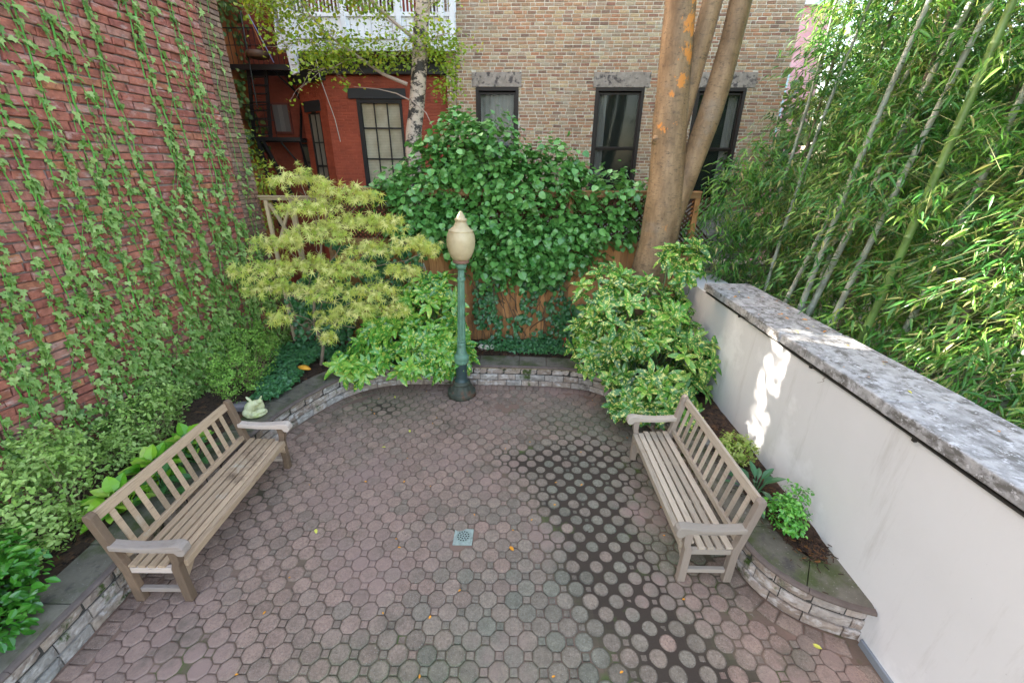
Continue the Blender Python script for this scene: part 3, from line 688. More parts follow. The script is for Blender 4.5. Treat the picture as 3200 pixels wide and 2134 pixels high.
mb=MB(); mb.tube([(0,0,0),(-.42,.1,1.25)],.012,6); o=mb.build('broom_pole',plain('orange wood pole',(.45,.17,.05),.5)); o.location=(-6.15,12.1,5.9); tag(o,'thin orange wooden pole leaning on the upper fire escape','pole')
mb=MB(); mb.tube([(0,0,0),(-.5,.06,1.15)],.011,6); o=mb.build('striped_pole',plain('blue white pole',(.25,.3,.55),.5)); o.location=(-6.0,12.06,5.88); tag(o,'thin blue and white pole leaning on the upper fire escape','pole')
# ---------------------------------------------------------------- white porch
M_WP=rough_mat('peeling white paint',[(.66,.67,.70),(.72,.72,.74)],.7,4,20,.4,.005,stain=[((.34,.32,.31),3.5,.60,.72,(1,1,.5))])
po=thing('wooden_porch','peeling white wooden porch with slatted railing above the red bay','porch',(-5.2,11.35,0),R(-2.2))
mb=MB(); mb.box(0,3.85,0,.06,5.98,6.2); mb.box(0,3.85,-.04,.9,6.2,6.24); 
k=0
for x in np.arange(.02,3.8,.16): mb.box(x,x+.152,.02+.004*(k%2),.05,6.24,6.62,jit=.002); k+=1
mb.box(0,3.85,-.03,.07,6.62,6.7); mb.build('skirt_boards',M_WP,po,bevel=.003)
mb=MB()
for x in np.arange(.1,3.85,.085): mb.box(x,x+.03,.01,.035,6.70,7.75)
mb.box(0,3.85,-.02,.06,7.75,7.83); mb.build('railing',M_WP,po)
for x in(.0,1.3,2.55,3.5,3.75):
    mb=MB(); mb.box(x-.02,x+.09,-.06,.08,5.98 if x>.1 else 5.7,9.2); mb.build('post',M_WP,po,bevel=.004)
mb=MB(); mb.prism([(5.78,-.05),(7.4,-.05),(7.4,.55),(6.5,.5)],'x',-.03,.03) if False else mb.add([(-.06,-.03,5.5),(.10,-.03,5.55),(.16,-.03,6.25),(-.22,-.03,7.4),(-.06,.05,5.5),(.10,.05,5.55),(.16,.05,6.25),(-.22,.05,7.4)],[(0,1,2,3),(7,6,5,4),(0,4,5,1),(1,5,6,2),(2,6,7,3),(3,7,4,0)])
mb.box(-.3,0,.0,1.6,6.0,6.3); mb.box(-.3,-.26,.0,1.6,6.3,8); recalc(mb.build('bracket',M_WP,po,bevel=.004))
mb=MB(); mb.box(.05,3.8,.9,.95,6.3,9,.4); mb.build('rear_wall',rough_mat('porch red wall',[(.30,.07,.05)],.7),po)
mb=MB()
for x in(.5,1.75,3.0): mb.box(x,x+.6,.86,.9,6.9,8.6)
mb.build('window',M_GLASS,po)
mb=MB(); mb.box(-.0,3.85,.1,3.2,8.9,9.0); mb.build('roof',M_BLKW,po)
# hanging cable in front of the bay
mb=MB(); mb.tube([(-4.62,11.1,6.6),(-4.55,11.2,5.4),(-4.42,11.4,4.6),(-4.40,11.5,4.1)],.010,5); o=mb.build('hanging_cable',plain('pale cable',(.45,.42,.38),.6)); tag(o,'thin pale cable hanging down in front of the red bay','cable')
# ---------------------------------------------------------------- neighbour's yard wall, pink building, far building
yw=thing('yard_wall','low beige rendered wall with a flat cap behind the bamboo','wall',(3.4,7.85,0),R(-1.5))
M_BEI=rough_mat('beige render',[(.36,.33,.29)],.85,2,15,.3,.01,stain=[((.24,.22,.19),1.5,.55,.75)])
mb=MB(); mb.box(.15,9,0,.25,-.1,1.82); mb.build('wall_face',M_BEI,yw)
mb=MB(); mb.box(.1,9.1,-.06,.31,1.82,1.93); mb.build('cap',M_BEI,yw,bevel=.01)
pb=thing('pink_building','pale pink building with a light blue window glimpsed through the bamboo','building',(9.35,18,0))
mb=MB(); mb.box(0,2.0,0,6,-.1,8.9,.5); mb.build('wall',rough_mat('pink paint',[(.62,.33,.38)],.8,2,20,.2),pb)
mb=MB(); mb.box(.15,.85,-.05,.02,4.9,6.9); f_=mb.build('window',plain('blue white frame',(.45,.62,.72),.5),pb)
mb=MB(); 
for z_ in(4.7,5.85): mb.box(.23,.77,-.07,-.052,z_+.3,z_+1.2)
mb.build('pane',plain('blue pane',(.18,.32,.45),.1,spec=.9,bstr=0),f_)
for x in():
    mb=MB(); mb.box(x,x+.7,-.05,.02,4.9,6.9); mb.build('window',plain('blue white frame',(.45,.62,.72),.5),pb)
mb=MB(); mb.box(-.1,2.1,-.15,.05,8.9,9.1); mb.build('cornice',M_WP,pb)
# ---------------------------------------------------------------- benches
def make_bench(name,label,M,Mend,Marm,yside):
    """local x along length 0..1.8, y from the front feet (0) to the back feet (.5)*yside"""
    t=thing(name,label,'bench'); L=1.8; s=yside
    def Y(p): return [(y*s,z) for y,z in p]
    for i,x in enumerate((0,L-.065)):
        mb=MB(); mb.prism(Y([(.425,0),(.50,0),(.50,.36),(.525,.5),(.605,.955),(.595,.985),(.565,.992),(.535,.965),(.455,.5),(.43,.40)]),'x',x,x+.065); recalc(mb.build('rear_leg',Mend,t,bevel=.007))
        mb=MB(); mb.prism(Y([(0,0),(.07,0),(.07,.40),(.045,.47),(.05,.615),(-.03,.615),(-.02,.47),(0,.42)]),'x',x,x+.065); recalc(mb.build('front_leg',Mend,t,bevel=.007))
        mb=MB(); top=[(-.105,.655),(-.08,.68),(-.03,.684),(.08,.668),(.25,.657),(.40,.666),(.505,.678)]; bot=[(.505,.625),(.25,.605),(.08,.607),(-.02,.606),(-.045,.568),(-.09,.565),(-.115,.60)]
        x0_=x-.012; recalc((mb.prism(Y(top+bot),'x',x0_,x0_+.088),mb.build('armrest',Marm,t,bevel=.009))[1])
        mb=MB(); a,b=(x+.012,x+.052); ya,yb=sorted((.072*s,.424*s)); mb.box(a,b,ya,yb,.11,.155); mb.build('stretcher',Marm,t,bevel=.004); mb=MB(); mb.box(a,b,*sorted((.072*s,.43*s)),.345,.405); mb.build('side_rail',Marm,t,bevel=.004)
    # seat slats
    for k in range(5):
        y=.045+k*.082
        mb=MB(); z=.425-.006*math.sin(k/4*PI)*1.5; mb.box(.012 if k else .07,L-.012 if k else L-.07,*sorted((y*s,(y+.062)*s)),z-.012,z+.012,jit=.0015); mb.build('seat_slat',M,t,bevel=.004)
    mb=MB(); mb.box(.066,L-.066,*sorted((-.022*s,.036*s)),.365,.434); mb.build('front_rail',M,t,bevel=.005)
    for x in(.066,L-.066):
        d=1 if x<1 else -1
        mb=MB(); mb.prism(Y([(0,.364),(.03,.364)]) if False else [( -.0*s,0)]*0 or [(.0*s,.30),(.03*s,.30),(.03*s,.364),(.0*s,.364)],'x',x,x+.02*d)
        mb.add([(x,.002*s,.364),(x+.13*d,.002*s,.364),(x,.002*s,.25),(x,.028*s,.364),(x+.13*d,.028*s,.364),(x,.028*s,.25)],[(0,1,2),(5,4,3),(0,3,4,1),(1,4,5,2),(2,5,3,0)]); recalc(mb.build('corner_bracket',M,t,bevel=.002))
    for x in(.60,1.2):
        mb=MB(); mb.box(x-.02,x+.02,*sorted((.037*s,.45*s)),.36,.409); mb.build('seat_support',M,t,bevel=.003)
    # back
    def back(y,z): return (y*s,z)
    def bk(z): return .472+(z-.45)*.205  # rear plane of the back
    mb=MB(); mb.add([(x,(bk(z)+d)*s,z) for x in(.066,L-.066) for d,z in((-.0,.875),(.034,.868),(.036,.955),(.0,.962))],[(0,1,2,3),(4,5,6,7),(0,4,5,1),(1,5,6,2),(2,6,7,3),(3,7,4,0)]); recalc(mb.build('top_rail',M,t,bevel=.006))
    mb=MB(); mb.add([(x,(bk(z)+d)*s,z) for x in(.066,L-.066) for d,z in((-.012,.455),(.028,.45),(.028,.505),(-.012,.51))],[(0,1,2,3),(4,5,6,7),(0,4,5,1),(1,5,6,2),(2,6,7,3),(3,7,4,0)]); recalc(mb.build('lower_rail',M,t,bevel=.005))
    for k in range(12):
        x=.066+(k+1)*(L-.132)/13; w_=.024
        mb=MB(); mb.add([(xx,(bk(z)+d)*s,z) for z in(.505,.872) for xx,d in((x-w_,.006),(x+w_,.006),(x+w_,.024),(x-w_,.024))],[(0,1,2,3),(4,5,6,7),(0,4,5,1),(1,5,6,2),(2,6,7,3),(3,7,4,0)]); recalc(mb.build('back_slat',M,t,bevel=.003))
    return t
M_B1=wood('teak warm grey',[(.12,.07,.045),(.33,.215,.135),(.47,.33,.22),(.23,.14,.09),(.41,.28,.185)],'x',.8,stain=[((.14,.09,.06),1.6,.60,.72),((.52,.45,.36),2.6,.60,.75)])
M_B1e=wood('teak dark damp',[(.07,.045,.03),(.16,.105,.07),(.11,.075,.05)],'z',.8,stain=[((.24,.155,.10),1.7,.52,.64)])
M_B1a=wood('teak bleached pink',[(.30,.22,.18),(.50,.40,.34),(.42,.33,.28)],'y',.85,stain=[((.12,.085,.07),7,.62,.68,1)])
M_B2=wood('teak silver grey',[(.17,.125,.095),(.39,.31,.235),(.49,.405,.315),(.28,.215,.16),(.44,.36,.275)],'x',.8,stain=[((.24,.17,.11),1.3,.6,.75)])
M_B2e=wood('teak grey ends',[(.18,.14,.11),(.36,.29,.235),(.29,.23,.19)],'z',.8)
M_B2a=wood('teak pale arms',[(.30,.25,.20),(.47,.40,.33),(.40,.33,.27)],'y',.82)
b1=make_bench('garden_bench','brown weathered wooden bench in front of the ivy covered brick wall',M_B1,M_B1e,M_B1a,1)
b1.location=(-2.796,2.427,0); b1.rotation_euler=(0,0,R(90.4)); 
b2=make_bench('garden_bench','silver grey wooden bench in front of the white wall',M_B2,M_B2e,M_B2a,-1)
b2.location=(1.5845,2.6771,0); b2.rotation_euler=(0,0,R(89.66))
for b_ in(b1,b2): b_['group']='wooden benches facing each other across the patio'
for c_ in b1.children:
    if c_.name.startswith('armrest'): c_['label']='bleached pinkish armrest'
    if 'leg' in c_.name: c_['label']='dark damp brown leg'
# ---------------------------------------------------------------- lamp post
M_LG=rough_mat('verdigris green paint',[(.11,.22,.15)],.5,8,30,.35,.004,stain=[((.06,.10,.075),6,.56,.68),((.36,.05,.03),11,.70,.73,(1,1,.4)),((.25,.33,.26),9,.62,.75)],spec=.5)
M_LD=rough_mat('dark green blue paint',[(.03,.055,.055)],.42,6,30,.35,.004,stain=[((.08,.16,.11),5,.60,.66,(1,1,.4))],spec=.5)
M_LB=rough_mat('rusty green base',[(.055,.06,.045)],.6,8,30,.6,.008,stain=[((.13,.06,.035),6,.54,.66),((.09,.13,.09),8,.6,.7)])
M_RUST=rough_mat('rusty collar',[(.20,.11,.08)],.75,10,30,.4,.004)
m,n,p=newmat('cream globe'); c=mix(n,(.55,.44,.27),(.40,.30,.17),thr(n,noise(n,3,6,.65),.42,.7)); c=mix(n,c,(.30,.25,.16),thr(n,noise(n,30,4,.7),.64,.8))
n.links.new(c,p.inputs['Base Color']); p.inputs['Roughness'].default_value=.42; p.inputs['Subsurface Weight'].default_value=.15; p.inputs['Subsurface Radius'].default_value=(.05,.04,.02); M_GLOBE=m
lp=thing('lamp_post','old green fluted lamp post with a cream acorn globe','lamp post',(LAMP[0],LAMP[1],0)); lp.rotation_euler=(0,R(1.85),0)
mb=MB(); mb.lathe([(.232,-.01),(.238,.03),(.236,.085),(.225,.095),(.205,.10,.02,14),(.19,.14,.035,14),(.165,.185,.04,14),(.145,.20,.02,14),(.14,.205),(.15,.22),(.15,.24),(.135,.25),(.128,.27),(.115,.275),(.0,.28)],n=56); mb.build('base',M_LB,lp,smooth=True)
mb=MB(); mb.lathe([(.118,.262),(.115,.285),(.098,.30),(.092,.33),(.090,.60),(.094,.62)],n=32); mb.build('pedestal',M_LD,lp,smooth=True)
mb=MB(); mb.lathe([(.10,.595),(.112,.61),(.118,.64),(.108,.66),(.122,.69),(.118,.73),(.095,.76),(.082,.775),(.088,.79),(.074,.80),(.070,.92),(.066,.97)],n=32); mb.build('lower_collar',M_LG,lp,smooth=True)
mb=MB(); mb.lathe([(.060,.96,.09,10)]+[(.060-.012*t,.97+t*1.04,.09,10) for t in np.linspace(0,1,5)]+[(.046,2.02,.05,10),(.047,2.19,.05,10)],n=60); mb.build('shaft',M_LG,lp,smooth=True)
mb=MB(); mb.lathe([(.066,.975),(.070,.985),(.066,1.0),(.058,1.005)],n=32); mb.build('shaft_ring',M_LG,lp,smooth=True)
mb=MB(); mb.lathe([(.05,1.965),(.062,1.975),(.064,2.0,.05,16),(.062,2.02),(.05,2.03)],n=48); mb.build('shaft_ring',M_LG,lp,smooth=True)
mb=MB(); mb.lathe([(.046,2.15),(.066,2.17),(.083,2.19),(.085,2.235),(.07,2.25)],n=32); mb.build('upper_collar',M_LG,lp,smooth=True)
mb=MB(); mb.lathe([(.07,2.245),(.118,2.255),(.124,2.27),(.122,2.30),(.108,2.305)],n=32)
for k in range(4): a=k*PI/2+.6; mb.tube([(.115*math.cos(a),.115*math.sin(a),2.285),(.14*math.cos(a),.14*math.sin(a),2.285)],.006,6)
mb.build('globe_holder',M_RUST,lp,smooth=False)
mb=MB(); mb.lathe([(.0,2.29),(.115,2.30),(.15,2.34),(.185,2.42),(.205,2.51),(.208,2.59),(.198,2.66),(.180,2.70),(.176,2.712),(.182,2.718),(.176,2.725),(.14,2.75),(.105,2.785),(.085,2.83),(.080,2.852)],n=48); mb.build('globe',M_GLOBE,lp,smooth=True)
mb=MB(); mb.lathe([(.080,2.85),(.090,2.86),(.091,2.88),(.08,2.887),(.064,2.893),(.052,2.925),(.038,2.945),(.030,2.952),(.028,2.965),(.015,2.985),(.0,2.99)],n=32); mb.build('finial',M_GLOBE,lp,smooth=True)
# ---------------------------------------------------------------- drain
dr=thing('floor_drain','square pale grey drain cover with round grille set in the paving','drain',(DR[0],DR[1],0),R(-1))
mb=MB(); mb.box(-.1,.1,-.1,.1,-.03,.001); mb.build('plate',rough_mat('zinc plate',[(.30,.34,.30)],.6,12,40,.3,.003,stain=[((.16,.19,.16),16,.55,.7)]),dr,bevel=.004)
mb=MB(); mb.lathe([(.074,.001),(.076,.004),(.070,.0055),(.0,.0056)],n=40); mb.build('grille_ring',plain('grille',(.26,.31,.27),.6,0),dr)
mb=MB()
for rr_,k_ in((.008,1),(.030,7),(.056,13)):
    for k in range(k_):
        a=2*PI*k/k_; cx=(rr_ if k_>1 else 0)*math.cos(a);cy=(rr_ if k_>1 else 0)*math.sin(a)
        mb.add([(cx+.0085*math.cos(q*PI/3),cy+.0085*math.sin(q*PI/3),.0072) for q in range(6)],[tuple(range(6))])
mb.build('grille_holes',plain('drain holes',(.008,.008,.008),.9,bstr=0),dr)
# ================================================================ PLANTS
M_STEM=plain('brown stem',(.12,.075,.045),.8,bstr=.3)
M_IVYL=leafmat('wall ivy leaf',[(.06,.15,.02),(.17,.31,.055),(.34,.46,.15),(.10,.22,.03),(.25,.39,.10)],.45,.2)
M_IVYS=plain('green ivy stem',(.07,.30,.03),.5,bstr=0)
# ---- ivy on the left wall: hanging strands with leaves
iv=thing('climbing_ivy','bright green climbing ivy in long hanging strands over the red brick wall','ivy',(-4.8,4,.4))
iv.location=(0,0,0)
stem=MB(); LP=[];LD=[];LS=[];LR=[]
def dens(u,z):   # more leaves low down and towards the middle / far part of the wall
    d=.30+1.15*max(0,1-(z-.4)/3.6)*(.55+.45*math.exp(-((u-1.9)/1.7)**2)); d+=.25*math.exp(-((u-1.6)/1.2)**2)
    if u<.5: d*=.55
    return d
for k in range(58):
    u=.06+6.9*((k+.5+random.gauss(0,.3))/58)**1.1; u=max(.05,u); z=random.choice((6.6,6.6,6.6,random.uniform(3,6),random.uniform(1.5,4))); r0=random.choice((.004,.006,.008,.011)); ph=random.random()*9; amp=random.uniform(.02,.09); pts=[]; dr_=random.uniform(-.05,.05)
    zz=z; uu=u
    while zz>.4:
        uu+=random.gauss(0,.007)+dr_*.03+amp*.04*math.sin(zz*2.3+ph); pts.append(WLp(max(uu,.03),zz,.012+.01*math.sin(zz*5+ph))); 
        dd=dens(uu,zz)
        for q in range(4):
            if random.random()<dd*.80*(.55+.6*(math.sin(zz*3.1+ph*3)>-.2)):
                LP.append(WLp(max(uu+random.gauss(0,.016+.022*dd),.02),zz+random.gauss(0,.03),random.uniform(.015,.05)+.03*dd*random.random())); LS.append(random.choice((.04,.055,.07,.095))*random.uniform(.8,1.2)); LR.append(random.random())
        zz-=.07
    if len(pts)>3: stem.tube(pts,[r0]*len(pts),4)
    for b_ in range(2):
        j=random.randrange(max(1,len(pts)-12)) if len(pts)>14 else 0; q=[pts[j]]; du=random.choice((-1,1))*random.uniform(.012,.03); u2=(WL-q[0]).length; u2=uu; z2=q[0].z; u2=uu+random.gauss(0,.05)
        for st_ in range(random.randint(6,16)):
            z2-=.06; u2+=du; 
            if z2<.45 or u2<.05: break
            q.append(WLp(u2,z2,.02))
            if random.random()<.8*dens(u2,z2)+.15: LP.append(WLp(u2+random.gauss(0,.02),z2,random.uniform(.02,.05))); LS.append(random.choice((.04,.055,.075))); LR.append(random.random())
        if len(q)>3: stem.tube(q[1:],[.003]*(len(q)-1),4)
# dense skirt of leaves at the foot of the far half
for k in range(3300):
    u=abs(random.gauss(1.7,1.3)); z=.4+abs(random.gauss(0,1))*(.8 if u<3.2 else .3)
    if u>6.5: continue
    if fbm(u*1.0,z*1.0,77,3.5)<random.uniform(-.9,.15): continue
    LP.append(WLp(u,z,random.uniform(.02,.11))); LS.append(random.choice((.045,.06,.075,.09))); LR.append(random.random()*.85)
n_=len(LP); nn=Vector((math.cos(YAW),-math.sin(YAW),0)); 
Nn=np.array([nn]*n_)+np.array([0,0,.35])+rv(n_,.38); D=np.array([[0,0,-1.0]]*n_)+rv(n_,.45)
lv=MB(); scatter(lv,T_IVY,np.array(LP),Nn,D,np.array(LS)*1.02,np.array(LR)); lv.build('foliage',M_IVYL,iv); stem.build('stems',M_IVYS,iv)
# ---- generic shrub
def shrub(name,label,cat,base,blobs,total,size,tpl,M,group=None,nst=14,clump_n=10,clump_r=.05,stemr=.006,M2=None,twigs=True,**kw):
    t=thing(name,label,cat,base,0,group); b=Vector(base)
    lb=[((c[0]-b.x,c[1]-b.y,c[2]-b.z),r,*o) for c,r,*o in blobs]
    lv=MB(); P=foliage(lv,tpl,lb,total,size,clump_n,clump_r,**kw); lv.build('foliage',M,t)
    if twigs:
        st=MB()
        for k in range(nst):
            q=P[random.randrange(len(P))]; twig(st,(random.gauss(0,.03),random.gauss(0,.03),0),q,stemr,stemr*.3,5,5,.05)
        st.build('stems',M2 or M_STEM,t)
    return t
# ---- vines over the fence (big leaved)
M_VINE=leafmat('climber leaf',[(.045,.16,.035),(.10,.29,.06),(.18,.41,.10),(.06,.21,.045),(.28,.52,.17)],.30,.2,spec=.7)
blobs=[((-2.0,7.5,3.05),(.5,.3,.35),1.0),((-1.6,7.35,2.55),(.7,.25,.45),1.0),((-1.2,7.6,3.5),(.6,.35,.5)),((-.3,7.35,2.0),(.4,.2,.45)),((.4,7.3,2.45),(1.3,.22,.3),1.1),((-.55,7.72,3.72),(.75,.45,.70)),((.1,7.6,3.2),(1.1,.4,.5)),((-.95,7.8,3.95),(.45,.35,.5)),((.5,7.7,3.45),(.72,.45,.52)),((-1.65,7.65,3.15),(.62,.4,.48)),((1.75,7.6,3.15),(.62,.35,.42),.9),((.0,7.5,2.8),(1.6,.32,.45)),((1.45,7.4,2.62),(.85,.22,.32),.9),((.15,7.35,2.15),(.75,.22,.42),1.2),((-1.05,7.42,2.6),(.7,.25,.45)),((1.15,7.35,2.1),(.45,.18,.2)),((-.75,7.4,2.1),(.3,.15,.3)),((.6,7.35,1.8),(.45,.15,.25),1.1)]
vn=shrub('flowering_climber','large dark green climber with round toothed leaves heaped over the fence','climber',(.3,7.62,.4),blobs,12500,.098,T_WIDE,M_VINE,nst=30,clump_n=9,clump_r=.11,stemr=.012,up=.8,out=.45,jit=.38,droop=.6)
vn.children[1]['label']='bare brown vine stems'
# ---- small leaved ivy: on the fence, on the soil
M_IVD=leafmat('dark ivy leaf',[(.025,.10,.035),(.045,.16,.05),(.075,.22,.07),(.035,.13,.03)],.35,.15,spec=.6)
def wall_patch(name,label,cells,n,size,y=7.43,kind=None,M=M_IVD):
    lv=MB();P=[];Rr=[]
    for k in range(n):
        (x0,x1,z0,z1)=random.choices(cells,[ (c[1]-c[0])*(c[3]-c[2]) for c in cells])[0]; x=random.uniform(x0,x1);z=random.uniform(z0,z1)
        if fbm(x,z,55,5)<random.uniform(-.5,.2): continue
        P.append((x,y+random.uniform(-.09,.03),z)); Rr.append(random.random())
    P=np.array(P);n=len(P); scatter(lv,T_WIDE,P,np.array([[0,-1,.55]]*n)+rv(n,.35),np.array([[0,-.2,-1.]]*n)+rv(n,.5),size*RS.uniform(.7,1.2,n),np.array(Rr))
    st=MB()
    for k in range(int(6+n/90)):
        c=random.choice(cells); x=random.uniform(c[0],c[1]); twig(st,(x+random.gauss(0,.15),y+.02,.42),(x,y,random.uniform(c[2],c[3])),.006,.003,5,6,.05)
    t=thing(name,label,'ivy',(0,0,0)); lv.build('foliage',M,t); st.build('stems',M_STEM,t); return t
wall_patch('fence_ivy','small leaved dark ivy climbing the fence boards just behind the lamp post',[(-.72,-.28,.9,2.2),(-.7,-.2,.45,.95),(-.5,-.25,1.6,2.1)],520,.075)
wall_patch('fence_ivy','small leaved dark ivy climbing the fence between the lamp post and the big tree',[(.1,1.05,.9,1.75),(.35,.9,1.4,2.0),(-.1,1.5,.42,.95),(1.0,1.8,.5,1.2)],1050,.08)
wall_patch('fence_ivy','deep blue green ivy filling the corner between brick wall and fence',[(-4.1,-3.2,.4,1.9),(-4.0,-3.0,.4,1.2),(-3.7,-2.9,.9,2.4),(-3.3,-2.3,1.2,2.3),(-2.4,-1.6,1.3,2.3)],2600,.09,7.22)
def ground_patch(name,label,cells,n,size,M=M_IVD,cat='ivy',tpl=T_IVY,hz=.06):
    P=[];
    for k in range(n):
        (cx,cy,rx,ry)=random.choices(cells,[c[2]*c[3] for c in cells])[0]; a=random.random()*6.28;q=random.random()**.5
        P.append((cx+rx*q*math.cos(a),cy+ry*q*math.sin(a),.43+random.random()*hz+.02))
    P=np.array(P); lv=MB(); scatter(lv,tpl,P,np.array([[0,-.35,1]]*n)+rv(n,.35),rv(n,1),size*RS.uniform(.6,1.25,n),RS.rand(n)); return tag(lv.build(name,M),label,cat,None,'stuff')
ground_patch('ground_ivy','ivy ground cover over the soil behind the lamp post',[(.2,6.95,.75,.12),(.9,6.95,.55,.18),(-.2,7.15,.5,.2),(.7,7.2,.9,.2),(.35,6.82,.35,.06)],1150,.062)
ground_patch('ground_ivy','ivy ground cover behind the curved wall at the foot of the small maple',[(-3.75,6.1,.35,.7),(-3.9,6.7,.4,.4),(-3.6,5.4,.2,.5),(-3.2,6.7,.5,.3),(-2.9,6.5,.35,.2),(-3.5,5.55,.16,.4),(-2.4,6.75,.4,.2)],2900,.068)
# ---- japanese maple
M_MAP=leafmat('maple leaf',[(.60,.56,.12),(.42,.50,.07),(.76,.70,.26),(.30,.42,.05),(.74,.62,.28)],.5,.35,spec=.3)
M_BARK=rough_mat('maple bark',[(.20,.15,.11)],.85,12,50,.5,.006)
mp=thing('maple_tree','small yellow green japanese maple with layered lacy foliage beside the brick wall','tree',(-3.26,6.3,.42))
lay=[(-3.25,6.4,3.32,.42),(-2.75,6.5,3.15,.40),(-2.3,6.5,3.05,.28),(-3.1,6.3,2.95,.5),(-2.45,6.4,2.75,.5),(-1.95,6.4,2.7,.35),(-3.0,6.2,2.62,.55),(-3.65,6.1,2.45,.42),(-2.2,6.3,2.35,.45),(-1.55,6.3,2.45,.32),(-1.25,6.25,2.35,.2),(-3.9,5.95,2.12,.45),(-3.25,6.1,2.15,.55),(-2.6,6.2,2.1,.45),(-1.7,6.2,2.05,.28),(-3.75,5.9,1.85,.42),(-2.95,6.0,1.8,.45),(-2.2,6.1,1.75,.4),(-2.45,6.0,1.5,.42),(-1.85,6.1,1.45,.22),(-2.95,5.95,1.38,.26),(-3.65,5.8,1.42,.22),(-2.95,5.9,1.08,.12)]
lv=MB();st=MB(); PP=[];RR=[]
tr=[(0,0,0),(.10,-.03,.35),(.02,-.03,.75),(.10,-.05,1.15),(.25,-.02,1.6),(.35,.02,2.1),(.35,.05,2.7)]
st.tube(tr,[.032,.027,.024,.022,.02,.015,.01],8)
for (x,y,z,r) in lay:
    c=Vector(((x+2.55)*.94+2.55-2.55+.78,y-6.3,z*1.03-.42)); n=int(430*r*r+24); a0=Vector(tr[min(6,max(2,int(c.z/.5)))]); pts=twig(st,a0,c,.009,.004,5,5,.05,-.05)
    for k in range(n):
        a=random.random()*6.28;q=random.random()**.6*r*.92; PP.append((c.x+q*math.cos(a)*1.05,c.y+q*math.sin(a)*.8,c.z-.45*q*q+random.gauss(0,.055))); RR.append(random.random()*.7+.3*(r>.4)*random.random())
    for k in range(3): a=random.random()*6.28; twig(st,c,(c.x+r*.8*math.cos(a),c.y+r*.6*math.sin(a),c.z-.05),.004,.0015,4,3,.05)
n=len(PP); D=rv(n)*np.array([1,.6,.6])+np.array([0,-.3,-.35]); scatter(lv,T_MAPLE,np.array(PP),np.array([[0,-1.,.75]]*n)+rv(n,.42),D,.108*RS.uniform(.7,1.25,n),np.array(RR)); lv.build('foliage',M_MAP,mp); st.build('trunk',M_BARK,mp)
# ---- aucuba shrubs: rosettes of speckled leaves
M_AUC=leafmat('spotted laurel leaf',[(.03,.12,.02),(.08,.27,.035),(.18,.42,.055),(.36,.56,.10)],.24,.15,speck=((.55,.60,.10),24,.56,.59),spec=.65)
M_AUC2=leafmat('dark spotted laurel leaf',[(.025,.10,.018),(.055,.19,.028),(.12,.32,.04),(.30,.50,.08)],.24,.15,speck=((.62,.62,.16),26,.55,.58),spec=.65)
def rosette_shrub(name,label,base,blobs,nros,size,M,tip=None,per=(7,10)):
    t=thing(name,label,'shrub',base); b=np.array(base); lv=MB(); st=MB()
    vol=[bl[1][0]*bl[1][2]*(bl[2] if len(bl)>2 else 1) for bl in blobs];vs=sum(vol); P=[];Nn=[];D=[];S=[];Rr=[]
    for bl,v in zip(blobs,vol):
        c,o=ell(int(nros*v/vs),bl[0],bl[1],.6)
        for ci,oi in zip(c,o):
            if oi[1]>.55 and random.random()<.7: continue
            ci=ci-b; ax=unit(oi*.6+np.array([0,-.45,.75])+rv(1,.2)[0]); e1=unit(np.cross(ax,[.3,.2,.9]));e2=np.cross(ax,e1); k=random.randint(*per); ph=random.random()*6; rr=random.random()
            for i in range(k):
                a=ph+i*2.4; el=.15+.75*(i/k)  # inner leaves more upright
                d=(e1*math.cos(a)+e2*math.sin(a))*math.cos(el*.9)+ax*math.sin(el*.9); nn_=ax*math.cos(el*.9)-(e1*math.cos(a)+e2*math.sin(a))*math.sin(el*.9)
                P.append(ci+ax*.02*i/k+rv(1,.008)[0]);D.append(d+rv(1,.12)[0]+np.array([0,0,-.12]));Nn.append(nn_+rv(1,.15)[0]);S.append(size*random.uniform(.75,1.15)*(1-.35*(i/k)));Rr.append(min(1,.55*rr+.3*random.random()+.15*i/k))
            if random.random()<.35: twig(st,ci*np.array([.25,.25,0]),ci,.009,.005,5,5,.06)
    scatter(lv,T_AUC,np.array(P),np.array(Nn),np.array(D),np.array(S),np.array(Rr)); lv.build('foliage',M,t); st.build('stems',plain('green stem',(.07,.13,.04),.6),t); return t
rosette_shrub('spotted_laurel','speckled laurel shrub with glossy leaves spilling over the curved wall left of the lamp post',(-1.8,6.75,.42),[((-1.45,6.65,1.35),(.55,.3,.5)),((-1.15,6.7,1.6),(.3,.25,.3)),((-1.75,6.45,.9),(1.0,.35,.42),1.2),((-1.95,6.2,.60),(1.0,.25,.2),1.3),((-2.65,6.0,.55),(.38,.22,.16),1.3),((-1.0,6.3,.65),(.3,.22,.35)),((-1.3,6.3,.40),(.5,.12,.15),1.2)],270,.25,M_AUC)
rosette_shrub('spotted_laurel','large speckled laurel shrub with yellow spotted leaves in the corner by the white wall',(2.1,5.75,.42),[((1.95,5.95,1.45),(.85,.55,.65),1.1),((2.45,5.9,2.3),(.25,.2,.32),1.5),((1.45,6.25,1.75),(.45,.4,.4)),((2.2,5.6,.95),(.8,.6,.6),1.1),((1.45,5.95,.8),(.5,.35,.3)),((2.25,5.15,.55),(.62,.5,.32),1.2),((1.9,5.2,.42),(.5,.3,.22)),((1.15,6.05,.98),(.22,.2,.18))],330,.25,M_AUC2)
